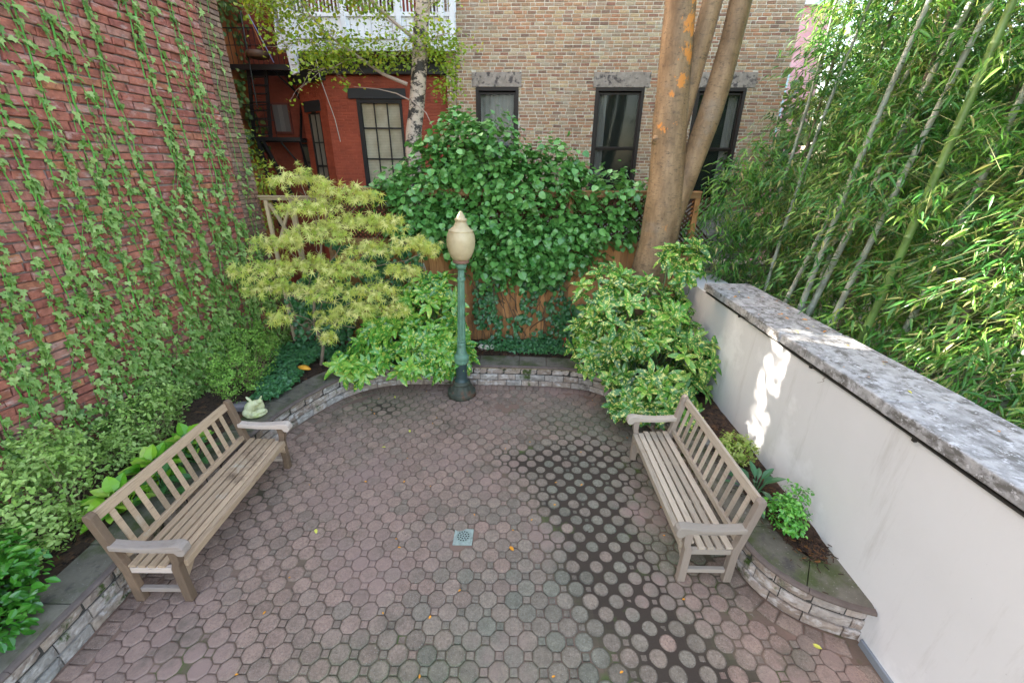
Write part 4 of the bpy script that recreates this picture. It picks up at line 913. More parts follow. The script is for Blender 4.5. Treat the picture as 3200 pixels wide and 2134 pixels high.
# ---- boxwood-like shrubs along the brick wall
M_BOX=leafmat('light variegated leaf',[(.16,.30,.045),(.28,.44,.09),(.42,.56,.18),(.12,.24,.035)],.5,.25,spec=.35)
M_BOX2=leafmat('fresh green small leaf',[(.10,.25,.035),(.18,.36,.05),(.30,.48,.09),(.08,.19,.03)],.5,.25,spec=.35)
M_TANS=plain('tan stem',(.22,.17,.08),.8,bstr=.2)
shrub('box_shrub','rounded light green box shrub between the ivy wall and the small statue','shrub',(-4.0,5.55,.42),[((-4.15,5.75,.82),(.42,.62,.42)),((-3.95,5.2,.8),(.34,.42,.36)),((-4.3,6.2,.85),(.32,.4,.4))],5200,.030,T_OVAL,M_BOX2,nst=26,clump_n=14,clump_r=.035,M2=M_TANS,up=.5,out=.8,jit=.6,droop=-.5)
shrub('privet_shrub','pale yellow green variegated shrub with fine leaves behind the near half of the brown bench','shrub',(-4.2,3.0,.42),[((-4.35,2.95,.78),(.32,.5,.36)),((-4.05,2.55,.66),(.26,.3,.26)),((-4.5,3.2,.95),(.25,.3,.3))],3900,.042,T_OVAL,M_BOX,nst=24,clump_n=12,clump_r=.04,M2=M_TANS,up=.5,out=.8,jit=.6,droop=-.5)
shrub('privet_shrub','pale yellow green variegated shrub with fine leaves further along, touching the ivy','shrub',(-4.35,4.15,.42),[((-4.45,4.1,.70),(.30,.5,.32)),((-4.3,3.75,.62),(.22,.3,.22)),((-4.5,4.6,.75),(.2,.3,.28))],3000,.042,T_OVAL,M_BOX,nst=20,clump_n=12,clump_r=.04,M2=M_TANS,up=.5,out=.8,jit=.6,droop=-.5)
M_EUO=leafmat('glossy bright leaf',[(.025,.12,.015),(.05,.21,.02),(.09,.31,.03),(.17,.44,.05)],.25,.2,spec=.7)
shrub('euonymus_bush','glossy bright green rounded bush at the bottom left corner on the stone coping','shrub',(-3.85,1.95,.42),[((-3.9,1.98,.68),(.36,.42,.26)),((-3.75,1.75,.55),(.28,.3,.17)),((-4.1,2.2,.7),(.3,.3,.25))],1700,.068,T_OVAL,M_EUO,nst=16,clump_n=8,clump_r=.045,up=1.0,out=.7,jit=.4,droop=-.1)
# hostas
M_HOS=leafmat('hosta leaf',[(.10,.32,.02),(.20,.48,.03),(.36,.60,.05),(.46,.62,.12)],.3,.3,spec=.6)
M_HOSB=leafmat('blue hosta leaf',[(.05,.17,.05),(.08,.22,.05)],.35,.25)
def hosta(name,label,loc,nl,size,M,cat='hosta',group=None,tpl=T_HOSTA):
    o=MB(); P=[];Nn=[];D=[];S=[]
    for i in range(nl):
        a=i*2.4+random.uniform(-.3,.3); el=.15+.9*i/nl; h=Vector((math.cos(a),math.sin(a),0)); d=h*math.cos(el)+Vector((0,0,math.sin(el))); nn_=Vector((0,0,math.cos(el)))-h*math.sin(el)
        P.append(Vector((0,0,.08))+h*(.14*(1-i/nl)+.03)+Vector((0,0,.16*i/nl)));D.append(d);Nn.append(nn_+Vector((random.gauss(0,.15),random.gauss(0,.15),0)));S.append(size*random.uniform(.75,1.1))
    scatter(o,tpl,np.array(P),np.array(Nn),np.array(D),np.array(S),RS.rand(nl)); 
    t=thing(name,label,cat,loc,random.random()*6,group); o.build('foliage',M,t); st=MB()
    for p_ in P: st.tube([(0,0,0),p_],.006,5)
    st.build('stems',M,t); return t
gH='hostas behind the brown bench'
hosta('hosta_plant','bright lime hosta nearest the camera behind the brown bench back',(-3.82,3.05,.40),30,.165,M_HOS,group=gH)
hosta('hosta_plant','bright lime hosta in the middle of the row behind the brown bench back',(-3.82,3.5,.42),32,.17,M_HOS,group=gH)
hosta('hosta_plant','smaller lime hosta at the far end of the row behind the brown bench back',(-3.80,3.95,.41),24,.15,M_HOS,group=gH)
hosta('hosta_plant','low blue green hosta between the lime hostas and the coping',(-3.62,3.3,.39),12,.15,M_HOSB,group=gH)
hosta('hosta_plant','low blue green hosta near the far armrest of the brown bench',(-3.63,3.8,.39),12,.15,M_HOSB,group=gH)
# bushes by the white wall
M_HOL=leafmat('holly leaf',[(.05,.22,.025),(.08,.32,.035),(.14,.42,.05),(.20,.48,.06)],.28,.18,spec=.7)
M_YBX=leafmat('yellow green small leaf',[(.16,.32,.03),(.28,.42,.05),(.40,.46,.12),(.10,.24,.03)],.35,.25,spec=.6)
shrub('box_bush','small round yellow green bush in the sun at the foot of the white wall','bush',(2.62,3.95,.42),[((2.64,3.95,.58),(.2,.22,.15))],1500,.032,T_OVAL,M_YBX,nst=8,clump_n=10,clump_r=.02,up=.8,out=.8,jit=.5,droop=0)
shrub('holly_bush','small upright glossy dark green bush nearest the end of the curved wall','bush',(2.62,2.92,.42),[((2.62,2.92,.60),(.15,.18,.18)),((2.70,3.0,.74),(.09,.1,.13))],1100,.036,T_OVAL,M_HOL,nst=8,clump_n=9,clump_r=.022,up=.8,out=.8,jit=.4,droop=-.2)
M_HEL=leafmat('hellebore leaf',[(.03,.11,.04),(.045,.15,.06),(.06,.18,.075)],.35,.15)
hosta('hellebore_plant','dark blue green plant with long drooping leaves between the two small bushes',(2.56,3.35,.40),16,.19,M_HEL,cat='plant',tpl=T_AUC)
# ---- birch behind the fence
m,n,p=newmat('birch bark'); c=mix(n,(.62,.50,.40),(.44,.34,.27),noise(n,6,5,mapping=(1,1,3))); c=mix(n,c,(.04,.032,.028),thr(n,noise(n,5,7,.72,mapping=(1,1,1.6)),.49,.54)); c=mix(n,c,(.12,.09,.07),thr(n,noise(n,14,3,.6,mapping=(1,1,6)),.66,.7))
n.links.new(c,p.inputs['Base Color']); p.inputs['Roughness'].default_value=.7; bump(n,p,noise(n,12,6,mapping=(1,1,4)),.6,.01); M_BIRCH=m
M_BTW=plain('pale birch twig',(.40,.30,.25),.7); M_BLF=leafmat('birch leaf',[(.20,.32,.03),(.30,.44,.04),(.42,.52,.05),(.15,.27,.03),(.55,.50,.05)],.45,.4,spec=.4)
bt=thing('birch_tree','pale barked birch with small yellow green leaves in front of the red building','tree',(-2.15,9.2,0)); b0=Vector((-2.15,9.2,0))
tm_=[(-.02,0,0),(.0,0,1.6),(.06,0,3.5),(.13,0,4.2),(.22,0,4.6),(.33,0,5.3),(.38,0,5.8),(.50,0,6.4),(.62,0,7.6),(.7,0,9)]
st=MB(); st.tube(tm_,[.21,.18,.165,.155,.15,.145,.135,.13,.11,.07],16); st.build('trunk',M_BIRCH,bt,smooth=True)
br=MB(); lv=MB(); LPs=[]
mains=[[(-2.07,5.0),(-2.5,5.15),(-2.98,5.45),(-3.3,5.66),(-3.43,5.75),(-3.7,6.05),(-3.95,6.4)],[(-1.85,5.7),(-2.2,5.95),(-2.42,6.12),(-2.63,6.35),(-2.7,6.9)],[(-1.8,5.5),(-1.5,5.7),(-1.2,5.75)],[(-2.0,4.72),(-2.3,4.85),(-2.6,4.9),(-3.1,4.95)],[(-1.75,6.0),(-1.4,6.3),(-1.2,6.7)],[(-1.95,4.7),(-1.7,4.5),(-1.55,4.2)],[(-3.43,5.75),(-3.9,5.7),(-4.3,5.6)],[(-2.98,5.45),(-3.4,5.25),(-3.9,5.2)],[(-2.42,6.12),(-2.9,6.5),(-3.6,6.7)],[(-2.63,6.35),(-3.4,6.9),(-4.4,6.9)],[(-3.7,6.05),(-4.3,6.2),(-4.9,6.1)],[(-4.3,6.2),(-4.8,6.6),(-5.2,6.7)]]
for i,ms in enumerate(mains):
    pts=[Vector((x-b0.x,random.gauss(0,.05)-.05*k-.1*(i%3),z)) for k,(x,z) in enumerate(ms)]; r0=.035 if i in(0,1) else .014
    br.tube(pts,[r0*(1-.75*k/(len(pts)-1)) for k in range(len(pts))],7)
    if i in(3,5): continue
    for k in range(len(pts)-1):
        if i in(0,) and k<2: continue
        for q in range(6):
            a=pts[k].lerp(pts[k+1],random.random()); e=a+Vector((random.gauss(-.1,.3),random.gauss(-.1,.35),random.gauss(.0,.22))); tp=twig(br,a,e,.005,.002,4,4,.08)
            for z_ in range(18): LPs.append(tp[random.randrange(1,5)]+Vector((random.gauss(0,.1),random.gauss(0,.1),random.gauss(-.04,.09))))
for c,r,n_ in[((-2.9,9,5.55),(.9,.5,.28),520),((-4.2,9,6.1),(.7,.5,.55),560),((-4.75,9.1,6.5),(.4,.4,.4),250),((-3.3,9,6.4),(.9,.5,.4),420),((-1.35,9.1,5.55),(.45,.4,.42),460),((-1.3,9.1,5.0),(.35,.3,.4),260),((-3.6,9,5.35),(.6,.4,.2),260),((-2.4,9,5.3),(.5,.3,.15),160)]:
    q,o_=ell(n_,c,r,.2); LPs+= [Vector(x)-b0 for x in q]
n=len(LPs); scatter(lv,T_WIDE,np.array(LPs),np.array([[0,-.3,1.]]*n)+rv(n,.6),rv(n)+np.array([0,0,-.7]),.058*RS.uniform(.6,1.25,n),RS.rand(n)); lv.build('foliage',M_BLF,bt); br.build('branches',M_BTW,bt)
# ---- big three limbed tree in the corner
m,n,p=newmat('smooth brown bark'); c=mix(n,(.15,.088,.042),(.36,.235,.13),thr(n,noise(n,3,7,.7,mapping=(1.6,1.6,.5)),.35,.65)); c=mix(n,c,(.09,.06,.04),thr(n,noise(n,6,7,.7,mapping=(1,1,3)),.55,.72)); c=mix(n,c,(.26,.22,.18),thr(n,noise(n,1.3,4),.56,.75)); c=mix(n,c,(.05,.033,.022),thr(n,noise(n,16,6,.75,mapping=(1,1,2.5)),.56,.68))
geo=n.nodes.new('ShaderNodeTexCoord'); sp=n.nodes.new('ShaderNodeSeparateXYZ'); n.links.new(geo.outputs['Object'],sp.inputs[0])
# peeling orange patches where bark has come away on one side of the main stem
acc=None
for cx,cy,cz,rr_ in((.24,-.2,5.75,.40),(.26,-.19,5.4,.36),(.27,-.18,5.05,.32),(.20,-.20,4.72,.22),(.02,-.17,4.13,.17),(.20,-.2,4.2,.12),(.36,-.2,3.05,.17),(.30,-.25,2.72,.17),(.30,-.25,2.45,.12),(.1,-.2,4.55,.1)):
    vm=n.nodes.new('ShaderNodeVectorMath'); vm.operation='DISTANCE'; n.links.new(geo.outputs['Object'],vm.inputs[0]); vm.inputs[1].default_value=(cx,cy,cz)
    q_=n.nodes.new('ShaderNodeMapRange'); q_.inputs[1].default_value=rr_*.2; q_.inputs[2].default_value=rr_; q_.inputs[3].default_value=.13; q_.inputs[4].default_value=-.3; n.links.new(vm.outputs['Value'],q_.inputs[0])
    if acc is None: acc=q_.outputs[0]
    else:
        mx=n.nodes.new('ShaderNodeMath'); mx.operation='MAXIMUM'; n.links.new(acc,mx.inputs[0]); n.links.new(q_.outputs[0],mx.inputs[1]); acc=mx.outputs[0]
f2=n.nodes.new('ShaderNodeMath'); n.links.new(acc,f2.inputs[0]); n.links.new(noise(n,13,6,.75,mapping=(1.2,1.2,.9)),f2.inputs[1]); f2=type('o',(),{'outputs':[thr(n,f2.outputs[0],.555,.585)]})
c=mix(n,c,(.62,.24,.05),f2.outputs[0]); n.links.new(c,p.inputs['Base Color']); p.inputs['Roughness'].default_value=.62; bump(n,p,noise(n,9,8,.75,mapping=(1,1,3)),.55,.012); M_TREE=m
bg_=thing('tree','big smooth barked tree with three limbs and orange peeling patches by the tan building','tree',(2.15,7.0,0)); ox=2.15
def lump(mb,pts,rad,n=24,ell_=1.0):
    b=len(mb.v); mb.tube(pts,rad,n)
    for i in range(b,len(mb.v)):
        x,y,z=mb.v[i]; k=1+.03*math.sin(z*3.1+math.atan2(y,x)*2)+.02*math.sin(z*9+x*8); 
        j=(i-b)//n; cx,cy=(pts[min(j,len(pts)-1)][0],pts[min(j,len(pts)-1)][1]); mb.v[i]=(cx+(x-cx)*k,cy+(y-cy)*k,z)
st=MB(); lump(st,[(.02,0,.3),(.06,0,.9),(.12,0,1.5),(.20,0,1.95),(.27,0,2.5),(.29,0,2.9),(.27,0,3.3),(.24,0,3.8),(.18,0,4.25),(.165,0,4.6),(.13,0,5.2),(.10,0,5.8),(.08,0,7),(.0,0,9)],[.40,.35,.33,.315,.30,.30,.275,.255,.25,.225,.215,.205,.17,.12]); st.build('trunk',M_TREE,bg_,smooth=True)
M_TREE2=M_TREE
st=MB(); lump(st,[(.33,.02,2.35),(.42,.0,2.9),(.55,.0,3.4),(.66,-.02,3.85),(.75,-.03,4.3),(.82,-.03,4.75),(.88,-.03,5.25),(.93,-.02,5.9),(1.05,0,7),(1.2,0,9)],[.20,.205,.185,.17,.165,.16,.15,.15,.13,.1]); st.build('limb',M_TREE2,bg_,smooth=True)
st=MB(); lump(st,[(.26,.12,3.6),(.36,.14,4.2),(.44,.12,4.8),(.52,.1,5.3),(.60,.1,5.9),(.75,.1,7),(.9,.1,9)],[.16,.16,.15,.14,.135,.12,.09]); st.build('limb',M_TREE2,bg_,smooth=True)
st=MB(); kn=[(.90,-.085,5.22,.085),(.05,-.06,3.98,.11)]
for x,y,z,r in kn:
    V=[];Fs=[];
    for i in range(9):
        for j in range(14):
            th=PI*i/8;ph=2*PI*j/14; q=r*(1+.12*math.sin(3*ph+th*2)); V.append((x+q*math.sin(th)*math.cos(ph),y+q*.8*math.sin(th)*math.sin(ph),z+q*math.cos(th)*.9))
    st.add(V,[(i*14+j,i*14+(j+1)%14,(i+1)*14+(j+1)%14,(i+1)*14+j) for i in range(8) for j in range(14)])
    st.build('knot',M_TREE2,bg_,smooth=True); st=MB()
# leaves of this tree far above, only a few sprays at the top of the picture
lv=MB(); foliage(lv,T_WIDE,[((1.9,-.3,6.7),(.9,.5,.35)),((-.1,0,8.3),(2.2,1.5,.7))],900,.08); lv.build('foliage',M_BLF,bg_)
# ---- ivy on the orange side wall and stray greenery
M_IVO=leafmat('olive ivy leaf',[(.05,.11,.03),(.09,.17,.04),(.14,.22,.06),(.20,.24,.06)],.45,.25)
oi=thing('side_wall_ivy','olive green ivy hanging over the orange side wall above the brick wall end','ivy',(-7.1,10,0))
lv=MB();P=[]
for k in range(2600):
    y=random.uniform(9.35,12.9);z=random.uniform(3.2,8.5)
    if fbm(y,z,66,2.2)<random.uniform(-.35,.3): continue
    P.append((-7.18+random.uniform(0,.22)+7.1,y-10,z))
for k in range(330): P.append((random.uniform(-7.6,-6.9)+7.1,random.uniform(8.55,9.3)-10,random.uniform(6.8,9.4)))  # unseen leaves added past the wall end to break the sun beam into dapples
n=len(P); scatter(lv,T_WIDE,np.array(P),np.array([[1.,-.3,.5]]*n)+rv(n,.35),np.array([[0,0,-1.]]*n)+rv(n,.4),.12*RS.uniform(.7,1.2,n),RS.rand(n)); lv.build('foliage',M_IVO,oi)
shrub('yard_shrub','loose pale green shrub below the fire escape behind the timber panel','shrub',(-5.7,9.6,0),[((-5.6,9.6,3.3),(.5,.4,.35)),((-5.7,9.6,2.6),(.45,.4,.35)),((-5.9,9.8,3.9),(.25,.3,.35))],800,.075,T_OVAL,M_BLF,nst=14,clump_n=8,clump_r=.1,stemr=.012)
shrub('yard_shrub','green shrub hanging from the ledge above the black cornice of the red bay','shrub',(-3.5,11.4,5.95),[((-3.9,11.2,5.98),(1.2,.2,.12)),((-2.3,11.2,5.95),(.7,.2,.15))],420,.07,T_OVAL,M_BLF,nst=10,clump_n=8,clump_r=.1,stemr=.008)
# ---- bamboo
M_CULM=rough_mat('grey green bamboo culm',[(.28,.32,.27),(.34,.37,.32)],.5,6,30,.1,.002,stain=[((.16,.17,.14),4,.58,.72,(1,1,.3))],spec=.5)
M_CULG=rough_mat('green bamboo culm',[(.10,.19,.045),(.13,.22,.06)],.4,6,30,.1,.002,spec=.6)
M_CULD=rough_mat('dark bamboo culm',[(.10,.11,.075),(.16,.13,.10)],.5,6,30,.1,.002)
M_BAM=leafmat('bamboo leaf',[(.025,.10,.02),(.05,.18,.03),(.09,.26,.04),(.13,.33,.05),(.24,.40,.06),(.42,.38,.15)],.36,.33,spec=.6)
def bamboo(base,top,r,M,label,nspray,zlo,group='bamboo culms behind the white wall',lo_out=.35,size=.135,seed=0):
    b=Vector(base);e=Vector(top); t=thing('bamboo',label,'bamboo',base,0,group); d=e-b; L=d.length; cu=MB(); nn_=int(L/.32); pts=[];rad=[]; bow=Vector((random.gauss(0,.1),random.gauss(0,.1),0))
    def pos(q): return d*q+bow*math.sin(PI*q)
    for i in range(nn_):
        q0=i/nn_; rr=r*(1-.55*q0)
        for f,k in((0,1.12),(.03,1.16),(.055,.95),(.12,1.0),(.97,.98)): pts.append(pos(q0+f/nn_));rad.append(rr*k)
    cu.tube(pts,rad,10); cu.build('culm',M,t,smooth=True)
    tw=MB();P=[];Nn=[];D=[];S=[];Rr=[]
    for k in range(nspray):
        q=random.uniform(max(.0,(zlo-b.z)/(e.z-b.z)),1.0); a=pos(q); az=random.random()*6.28; ln=random.uniform(.25,.85)*(1-.3*q)+lo_out*(q<.45)*.4; h=Vector((math.cos(az),math.sin(az),0))
        m_=a+h*ln*.55+Vector((0,0,.22*ln)); en=a+h*ln+Vector((0,0,-.12*ln+random.gauss(0,.08))); tw.tube([a,m_,en],[.004,.003,.0015],4)
        rr=random.random()**1.4
        for j in range(random.randint(13,19)):
            u=random.uniform(.25,1.05); p_=a.lerp(m_,u/.55) if u<.55 else m_.lerp(en,(u-.55)/.45); p_=p_+Vector((random.gauss(0,.05),random.gauss(0,.05),random.gauss(0,.05)))
            P.append(p_); dv=Vector((h.x*.6+random.gauss(0,.5),h.y*.6+random.gauss(0,.5),-.75+random.gauss(0,.35))); D.append(dv); Nn.append(Vector((random.gauss(0,.5),random.gauss(-.3,.5),.8))); S.append(size*random.uniform(.6,1.25)); Rr.append(min(1,max(0,.75*rr+.25*random.random() if random.random()>.03 else .97)))
    lv=MB(); scatter(lv,T_LANCE,np.array(P),np.array(Nn),np.array(D),np.array(S),np.array(Rr)); lv.build('foliage',M_BAM,t); tw.build('twigs',plain('bamboo twig',(.20,.22,.08),.6,bstr=0) if 'bamboo twig' not in bpy.data.materials else bpy.data.materials['bamboo twig'],t); return t
def ext(x0,z0,x1,z1,y,zt,zb=-.05): 
    f=lambda z:x0+(x1-x0)*(z-z0)/(z1-z0); return (f(zb),y,zb),(f(zt),y,zt)
for (x0,z0,x1,z1,y,r,M,lab,ns,zl) in[
    (4.1,1.65,4.41,4.64,6.24,.030,M_CULM,'slender grey green bamboo, first culm beside the far end of the white wall',60,3.0),
    (4.1,1.64,4.56,3.5,5.87,.036,M_CULM,'pale grey bamboo, second culm from the far end of the white wall',60,2.9),
    (4.1,1.73,4.42,4.45,5.44,.043,M_CULM,'stout grey bamboo, third culm from the far end of the white wall',60,2.9),
    (4.1,1.71,4.65,4.4,5.31,.045,M_CULM,'stout grey bamboo leaning right, fourth culm from the far end of the white wall',60,2.8),
    (4.1,1.84,4.47,4.2,4.9,.040,M_CULM,'grey bamboo half hidden by leaves, fifth culm along the white wall',60,2.3),
    (4.1,1.99,4.25,4.35,4.48,.047,M_CULG,'thick bright green bamboo near the middle of the white wall',60,2.3)]:
    a,b=ext(x0,z0,x1,z1,y,7.6); bamboo(a,b,r,M,lab,ns+20,zl)
rest=[(4.3,4.4),(4.35,3.95),(4.6,4.1),(4.4,3.6),(4.7,3.5),(4.5,3.2),(4.9,3.7),(4.6,2.9),(5.0,3.1),(4.45,2.75),(4.8,2.5),(5.2,2.8),(4.6,5.4),(5.0,5.0),(5.3,4.5),(5.5,5.6),(5.0,6.3),(4.6,6.7),(4.2,7.1),(5.4,6.8),(5.9,5.9),(5.9,4.9),(6.2,4.0),(5.7,3.6),(5.0,5.7),(5.4,6.2),(4.9,7.0),(5.8,7.6),(5.3,8.4),(6.0,8.8),(4.5,6.1),(5.1,4.1),(6.4,5.2),(6.4,6.5),(5.2,7.3),(6.2,7.3),(5.6,2.6),(4.0,7.35)]
for i,(x,y) in enumerate(rest):
    near=y<4.6; M=random.choice((M_CULM,M_CULD,M_CULG,M_CULD)); lean=random.uniform(.1,.55)
    kn_={M_CULM:'grey green',M_CULD:'dark brownish',M_CULG:'fresh green'}[M]; lab=kn_+(' bamboo culm buried in leaves in the thicket behind the near white wall' if near else ' bamboo culm buried in leaves in the far back of the thicket')
    bamboo((x,y,-.05),(x+lean*1.6,y+random.uniform(-.4,.3),random.uniform(7,8.2)),random.uniform(.028,.045),M,lab,200 if near else 160,1.5 if near else 1.5,group=kn_+(' bamboo culms of the near thicket' if near else ' bamboo culms of the far thicket'),lo_out=.8)
for (x,y,h,lab) in((8.6,11.2,6.2,'loose green tree in the next garden directly behind the bamboo thicket'),(13.5,15,7.5,'broad green tree in the gardens behind the bamboo and right of the pink building'),(12.5,9.5,7.5,'dense green tree beyond the bamboo at the right edge'),(10.5,4.5,6.8,'green tree crown deep behind the nearest bamboo')):
    shrub('tree',lab,'tree',(x,y,0),[((x,y,h*.75),(2.6,2.2,2.4)),((x-1.2,y-.4,h*.45),(2.0,1.6,1.5)),((x+1.3,y,h*.5),(2.0,1.6,1.6))],4200,.26,T_OVAL,M_IVO,nst=26,clump_n=12,clump_r=.3,stemr=.09)
# low leafy side shoots at the far left of the thicket
def spray_mass(label,blobs,total,base):
    t=thing('bamboo',label,'bamboo',base,0); b=np.array(base); P,O,I,nc=clumps([((np.array(c)-b),r,*o) for c,r,*o in blobs],total,12,.09); n=len(P); lv=MB(); cr=(RS.rand(nc)**1.4)[I]
    scatter(lv,T_LANCE,P,np.array([[0,-.3,.8]]*n)+rv(n,.5),O*.5+rv(n,.45)+np.array([-.1,-.1,-.9]),.145*RS.uniform(.6,1.25,n),np.clip(.7*cr+.3*RS.rand(n)+(RS.rand(n)>.96)*.5,0,1)); lv.build('foliage',M_BAM,t); st=MB()
    for k in range(16): q=P[random.randrange(n)]; twig(st,(random.gauss(0,.2),random.gauss(0,.1),0),q,.012,.004,5,5,.04,.08)
    st.build('culms',M_CULD,t)
spray_mass('young drooping bamboo shoots with hanging leaves in front of the third dark window',[((3.75,7.4,3.3),(.45,.35,.45)),((3.5,7.35,2.6),(.5,.35,.5)),((3.6,7.2,2.1),(.45,.35,.35)),((4.2,7.3,2.9),(.5,.35,.7)),((4.0,7.4,3.7),(.35,.3,.3))],2600,(4.1,7.45,0))
spray_mass('young bamboo shoots with leaves low over the yard side of the coping',[((4.15,4.6,1.85),(.4,.7,.25)),((4.4,3.6,1.8),(.4,.7,.3)),((4.3,5.4,1.7),(.4,.5,.25)),((4.6,2.8,1.9),(.4,.5,.35))],1500,(4.4,4.2,0))
# yard floor litter behind the wall
mb=MB(); mb.add([(3.56,-3,.9),(9,-3,.9),(9,7.8,.6),(3.75,7.8,.6)],[(0,1,2,3)]); structure(mb.build('yard_ground',rough_mat('leaf litter ground',[(.16,.11,.075)],.95,9,30,1.0,.03,stain=[((.28,.22,.17),12,.55,.65)])))
# ================================================================ SMALL THINGS
M_STAT=rough_mat('mossy pale stone',[(.62,.60,.36)],.7,10,40,.4,.006,stain=[((.40,.46,.16),5,.5,.65),((.70,.66,.55),9,.58,.7)])
mb=MB()
def blob(mb,c,r,n=14,rot=None):
    V=[]
    for i in range(n+1):
        for j in range(n):
            th=PI*i/n;ph=2*PI*j/n; v=Vector((r[0]*math.sin(th)*math.cos(ph),r[1]*math.sin(th)*math.sin(ph),r[2]*math.cos(th)))
            if rot: v=Matrix.Rotation(rot[0],3,rot[1])@v
            V.append(Vector(c)+v)
    mb.add(V,[(i*n+j,i*n+(j+1)%n,(i+1)*n+(j+1)%n,(i+1)*n+j) for i in range(n) for j in range(n)])
blob(mb,(0,0,.02),(.115,.10,.035)); blob(mb,(-.05,.01,.10),(.055,.065,.095),rot=(.3,'Y')); blob(mb,(.01,.03,.15),(.05,.04,.04)); blob(mb,(.055,.02,.175),(.03,.03,.03)); blob(mb,(.06,-.04,.06),(.055,.035,.035),rot=(.5,'Z')); blob(mb,(.0,-.06,.045),(.045,.045,.025)); blob(mb,(.0,-.062,.07),(.022,.022,.012)); blob(mb,(-.04,.02,.22),(.012,.022,.05),rot=(-.5,'Y')); blob(mb,(.07,.03,.215),(.01,.016,.035),rot=(.5,'Y')); blob(mb,(-.075,-.03,.06),(.045,.05,.05)); blob(mb,(.03,.06,.09),(.05,.03,.09))
o=mb.build('statue',M_STAT,smooth=True); rm=o.modifiers.new('r','REMESH'); rm.mode='VOXEL'; rm.voxel_size=.006; rm.use_smooth_shade=True
o.location=(-3.50,4.78,.405); o.scale=(1.25,1.25,1.05); o.rotation_euler=(0,0,.3); tag(o,'small pale yellow green mossy stone creature sitting on the coping','statue')
def rock(name,loc,r,M,label,cat='rock',group=None,seed=1):
    mb=MB(); n=12;V=[];rr=np.random.RandomState(seed)
    for i in range(n+1):
        for j in range(n):
            th=PI*i/n;ph=2*PI*j/n; v=np.array([math.sin(th)*math.cos(ph),math.sin(th)*math.sin(ph),math.cos(th)]); k=1+.16*math.sin(v[0]*3+seed)+.14*math.sin(v[1]*4+seed*2)+.08*math.sin(v[2]*7+seed); V.append(tuple(v*k*np.array(r)))
    mb.add(V,[(i*n+j,i*n+(j+1)%n,(i+1)*n+(j+1)%n,(i+1)*n+j) for i in range(n) for j in range(n)]); o=mb.build(name,M,smooth=True); o.location=loc; return tag(o,label,cat,group)
M_ROCK=rough_mat('grey boulder',[(.25,.23,.21)],.85,8,40,.6,.01); M_ROCKW=rough_mat('pale rock',[(.50,.47,.38)],.8,8,40,.5,.01); M_ROCKP=rough_mat('purple grey rock',[(.19,.165,.17)],.85,8,30,.4,.01)
rock('boulder',(2.47,4.22,.45),(.085,.085,.075),M_ROCK,'round grey boulder beside the sunny round bush')
rock('boulder',(2.50,3.62,.42),(.10,.10,.06),M_ROCKP,'flat purple grey stone behind the dark drooping plant',seed=3)
rock('boulder',(-3.83,4.95,.42),(.10,.09,.07),M_ROCKP,'dark slate stone tucked under the box shrub beside the statue',seed=5)
for i,(x,y,r) in enumerate(((-.58,7.02,.06),(-.47,7.0,.065),(-.37,7.02,.055))): rock('white_stone',(x,y,.46),(r,r*.8,r*.8),M_ROCKW,['left most of three pale stones in the soil behind the lamp post','middle one of three pale stones in the soil behind the lamp post','right most of three pale stones in the soil behind the lamp post'][i],'stone','pale stones behind the lamp post',seed=i+7)
# curled orange leaf shaped ornament
mb=MB(); V=[];Fs=[]
for i in range(13):
    t_=i/12; w_=.045*math.sin(PI*t_)**.7
    for j in(-1,0,1): V.append((-.13+.26*t_,j*w_,.05+.03*math.sin(PI*t_)-.02*abs(j)+.01))
Fs=[(i*3+j,i*3+j+1,(i+1)*3+j+1,(i+1)*3+j) for i in range(12) for j in range(2)]; mb.add(V,Fs); 
o=mb.build('orange_leaf',rough_mat('orange leaf',[(.75,.34,.04)],.5,6,20,.2),smooth=True); sm=o.modifiers.new('s','SOLIDIFY'); sm.thickness=.006; o.location=(-3.38,6.0,.47); o.rotation_euler=(.5,0,-.3); tag(o,'big curled orange leaf lying on the ground ivy beside the maple trunk','leaf')
# red and white toy-like flower piece near the fence
mb=MB(); 
for k in range(5): a=k*1.256; mb.add([(0,0,.0),(.045*math.cos(a-.35),.045*math.sin(a-.35),.03),(.07*math.cos(a),.07*math.sin(a),.045),(.045*math.cos(a+.35),.045*math.sin(a+.35),.03)],[(0,1,2,3)])
mb.tube([(0,0,0),(-.03,0,-.12)],.004,5)
o=mb.build('red_flower',plain('red petal',(.55,.02,.02),.5,bstr=0)); o.location=(.98,7.0,.62); tag(o,'small bright red flower in the soil by the fence','flower')
# rope on the fence
mb=MB(); mb.tube([(0,0,0),(.02,-.01,-.12),(.0,-.01,-.26),(-.02,-.01,-.33),(-.03,-.01,-.2),(0,0,0)],.006,6); mb.tube([(0,0,0),(.05,-.01,-.2),(.03,-.01,-.3)],.005,6)
o=mb.build('rope',plain('white rope',(.6,.57,.5),.8)); o.location=(-1.62,7.40,1.95); tag(o,'short loop of white rope hanging on the fence boards','rope')
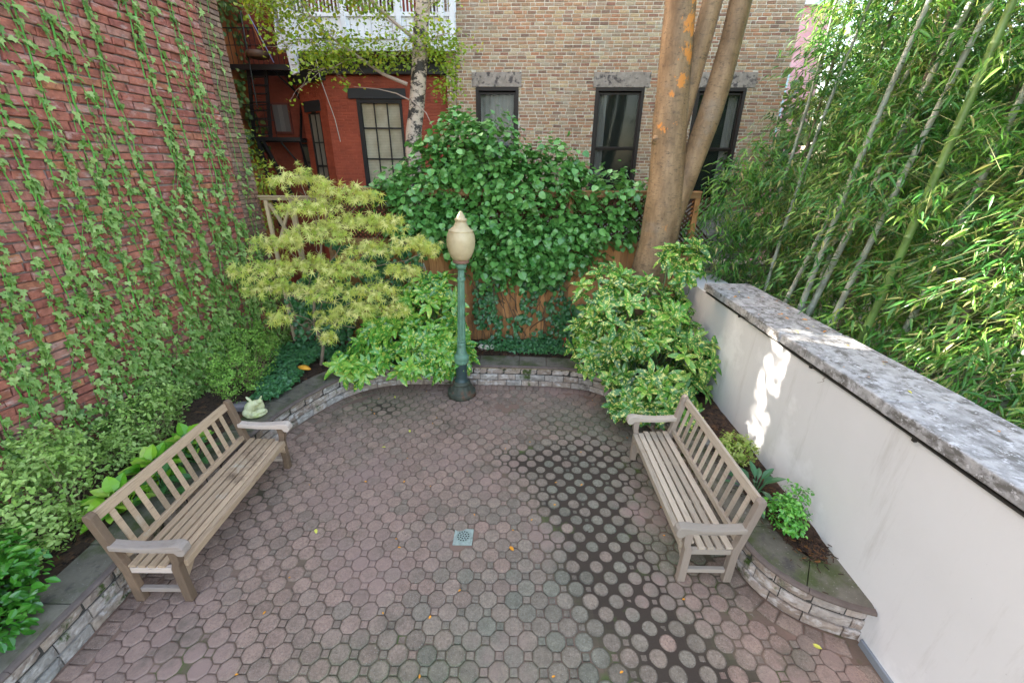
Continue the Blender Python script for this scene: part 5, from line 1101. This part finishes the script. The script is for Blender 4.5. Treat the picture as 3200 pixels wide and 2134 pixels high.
# mulch chips by the white wall and behind the lamp
def chips(name,label,cells,n):
    mb=MB()
    for k in range(n):
        cx,cy,rx,ry=random.choice(cells); x=cx+random.gauss(0,rx*.5);y=cy+random.gauss(0,ry*.5); l=random.uniform(.008,.03); M_=Matrix.Translation((x,y,.435+random.random()*.012))@Matrix.Rotation(random.random()*6.28,4,'Z')@Matrix.Rotation(random.gauss(0,.4),4,'X'); mb.box(-l,l,-.004,.004,-.002,.002,M=M_)
    return tag(mb.build(name,rough_mat('mulch chip',[(.02,.014,.01),(.04,.022,.014),(.08,.04,.022),(.035,.02,.014),(.02,.014,.01),(.16,.07,.02)],.9,30,40,.3)),label,'mulch',None,'stuff')
chips('mulch','loose dark bark mulch along the foot of the white wall',[(2.6,3.6,.25,.5),(2.66,2.95,.16,.4),(2.6,4.3,.25,.4),(2.74,2.68,.1,.12)],1200)
chips('mulch','loose brown bark mulch on the soil behind the lamp post',[(-.4,6.9,.4,.15),(.3,7.15,.8,.25),(-.2,7.2,.5,.2)],900)
# fallen leaves
M_FL1=rough_mat('fallen orange leaf',[(.75,.30,.03)],.6,20,40,.2); M_FL2=rough_mat('fallen yellow leaf',[(.62,.58,.10)],.6,20,40,.2)
def fallen(M,s):
    mb=MB(); T,Fc=T_OVAL; mb.arr(T*s-np.array([0,s/2,0]),Fc,np.zeros(len(Fc))); o=mb.build('fallen_leaf',M); return o
first={}
def leaf_at(x,y,z,kind,label,group,s=.05,rz=None):
    if kind not in first: first[kind]=fallen(M_FL1 if kind=='o' else M_FL2,1.0); o=first[kind]
    else: o=first[kind].copy(); COL.objects.link(o)
    o.location=(x,y,z); o.scale=(s,s,s); o.rotation_euler=(random.gauss(0,.15),random.gauss(0,.15),random.random()*6.28 if rz is None else rz); tag(o,label,'leaf',group)
for k in range(46):
    while True:
        x=random.uniform(-2.6,2.4);y=random.uniform(1.5,6.2)
        if inside(np.array([(x,y)]),PATIO)[0]: break
    leaf_at(x,y,.006,'o','tiny orange fallen leaf scrap lying on the octagonal paving','orange leaf scraps on the paving',random.uniform(.018,.038))
leaf_at(.02,3.02,.006,'o','largest orange leaf on the paving, just right of the drain cover','single paving leaf',.075,.6)
leaf_at(2.52,2.12,.006,'y','pale yellow leaf on the border paving by the end of the curved wall','wall end leaf',.07,1)
for (x,y) in((-1.75,4.62),(-1.48,5.0),(-2.05,3.2),(-1.95,5.95)): leaf_at(x,y,.008,'y','small yellow green leaf on the paving between the bench and the lamp post','yellow leaves on the paving',.06)
leaf_at(-3.62,1.78,.41,'y','curled yellow leaf on the dark stone coping at the bottom left','coping leaf',.09,.8)
for k in range(26):
    y=random.uniform(1.2,6.1); x=WX(y)+random.uniform(.02,.6); leaf_at(x,y,1.952,'o' if random.random()<.8 else 'y','small dry leaf lying on top of the grey coping','leaves on the white wall coping',random.uniform(.02,.06))
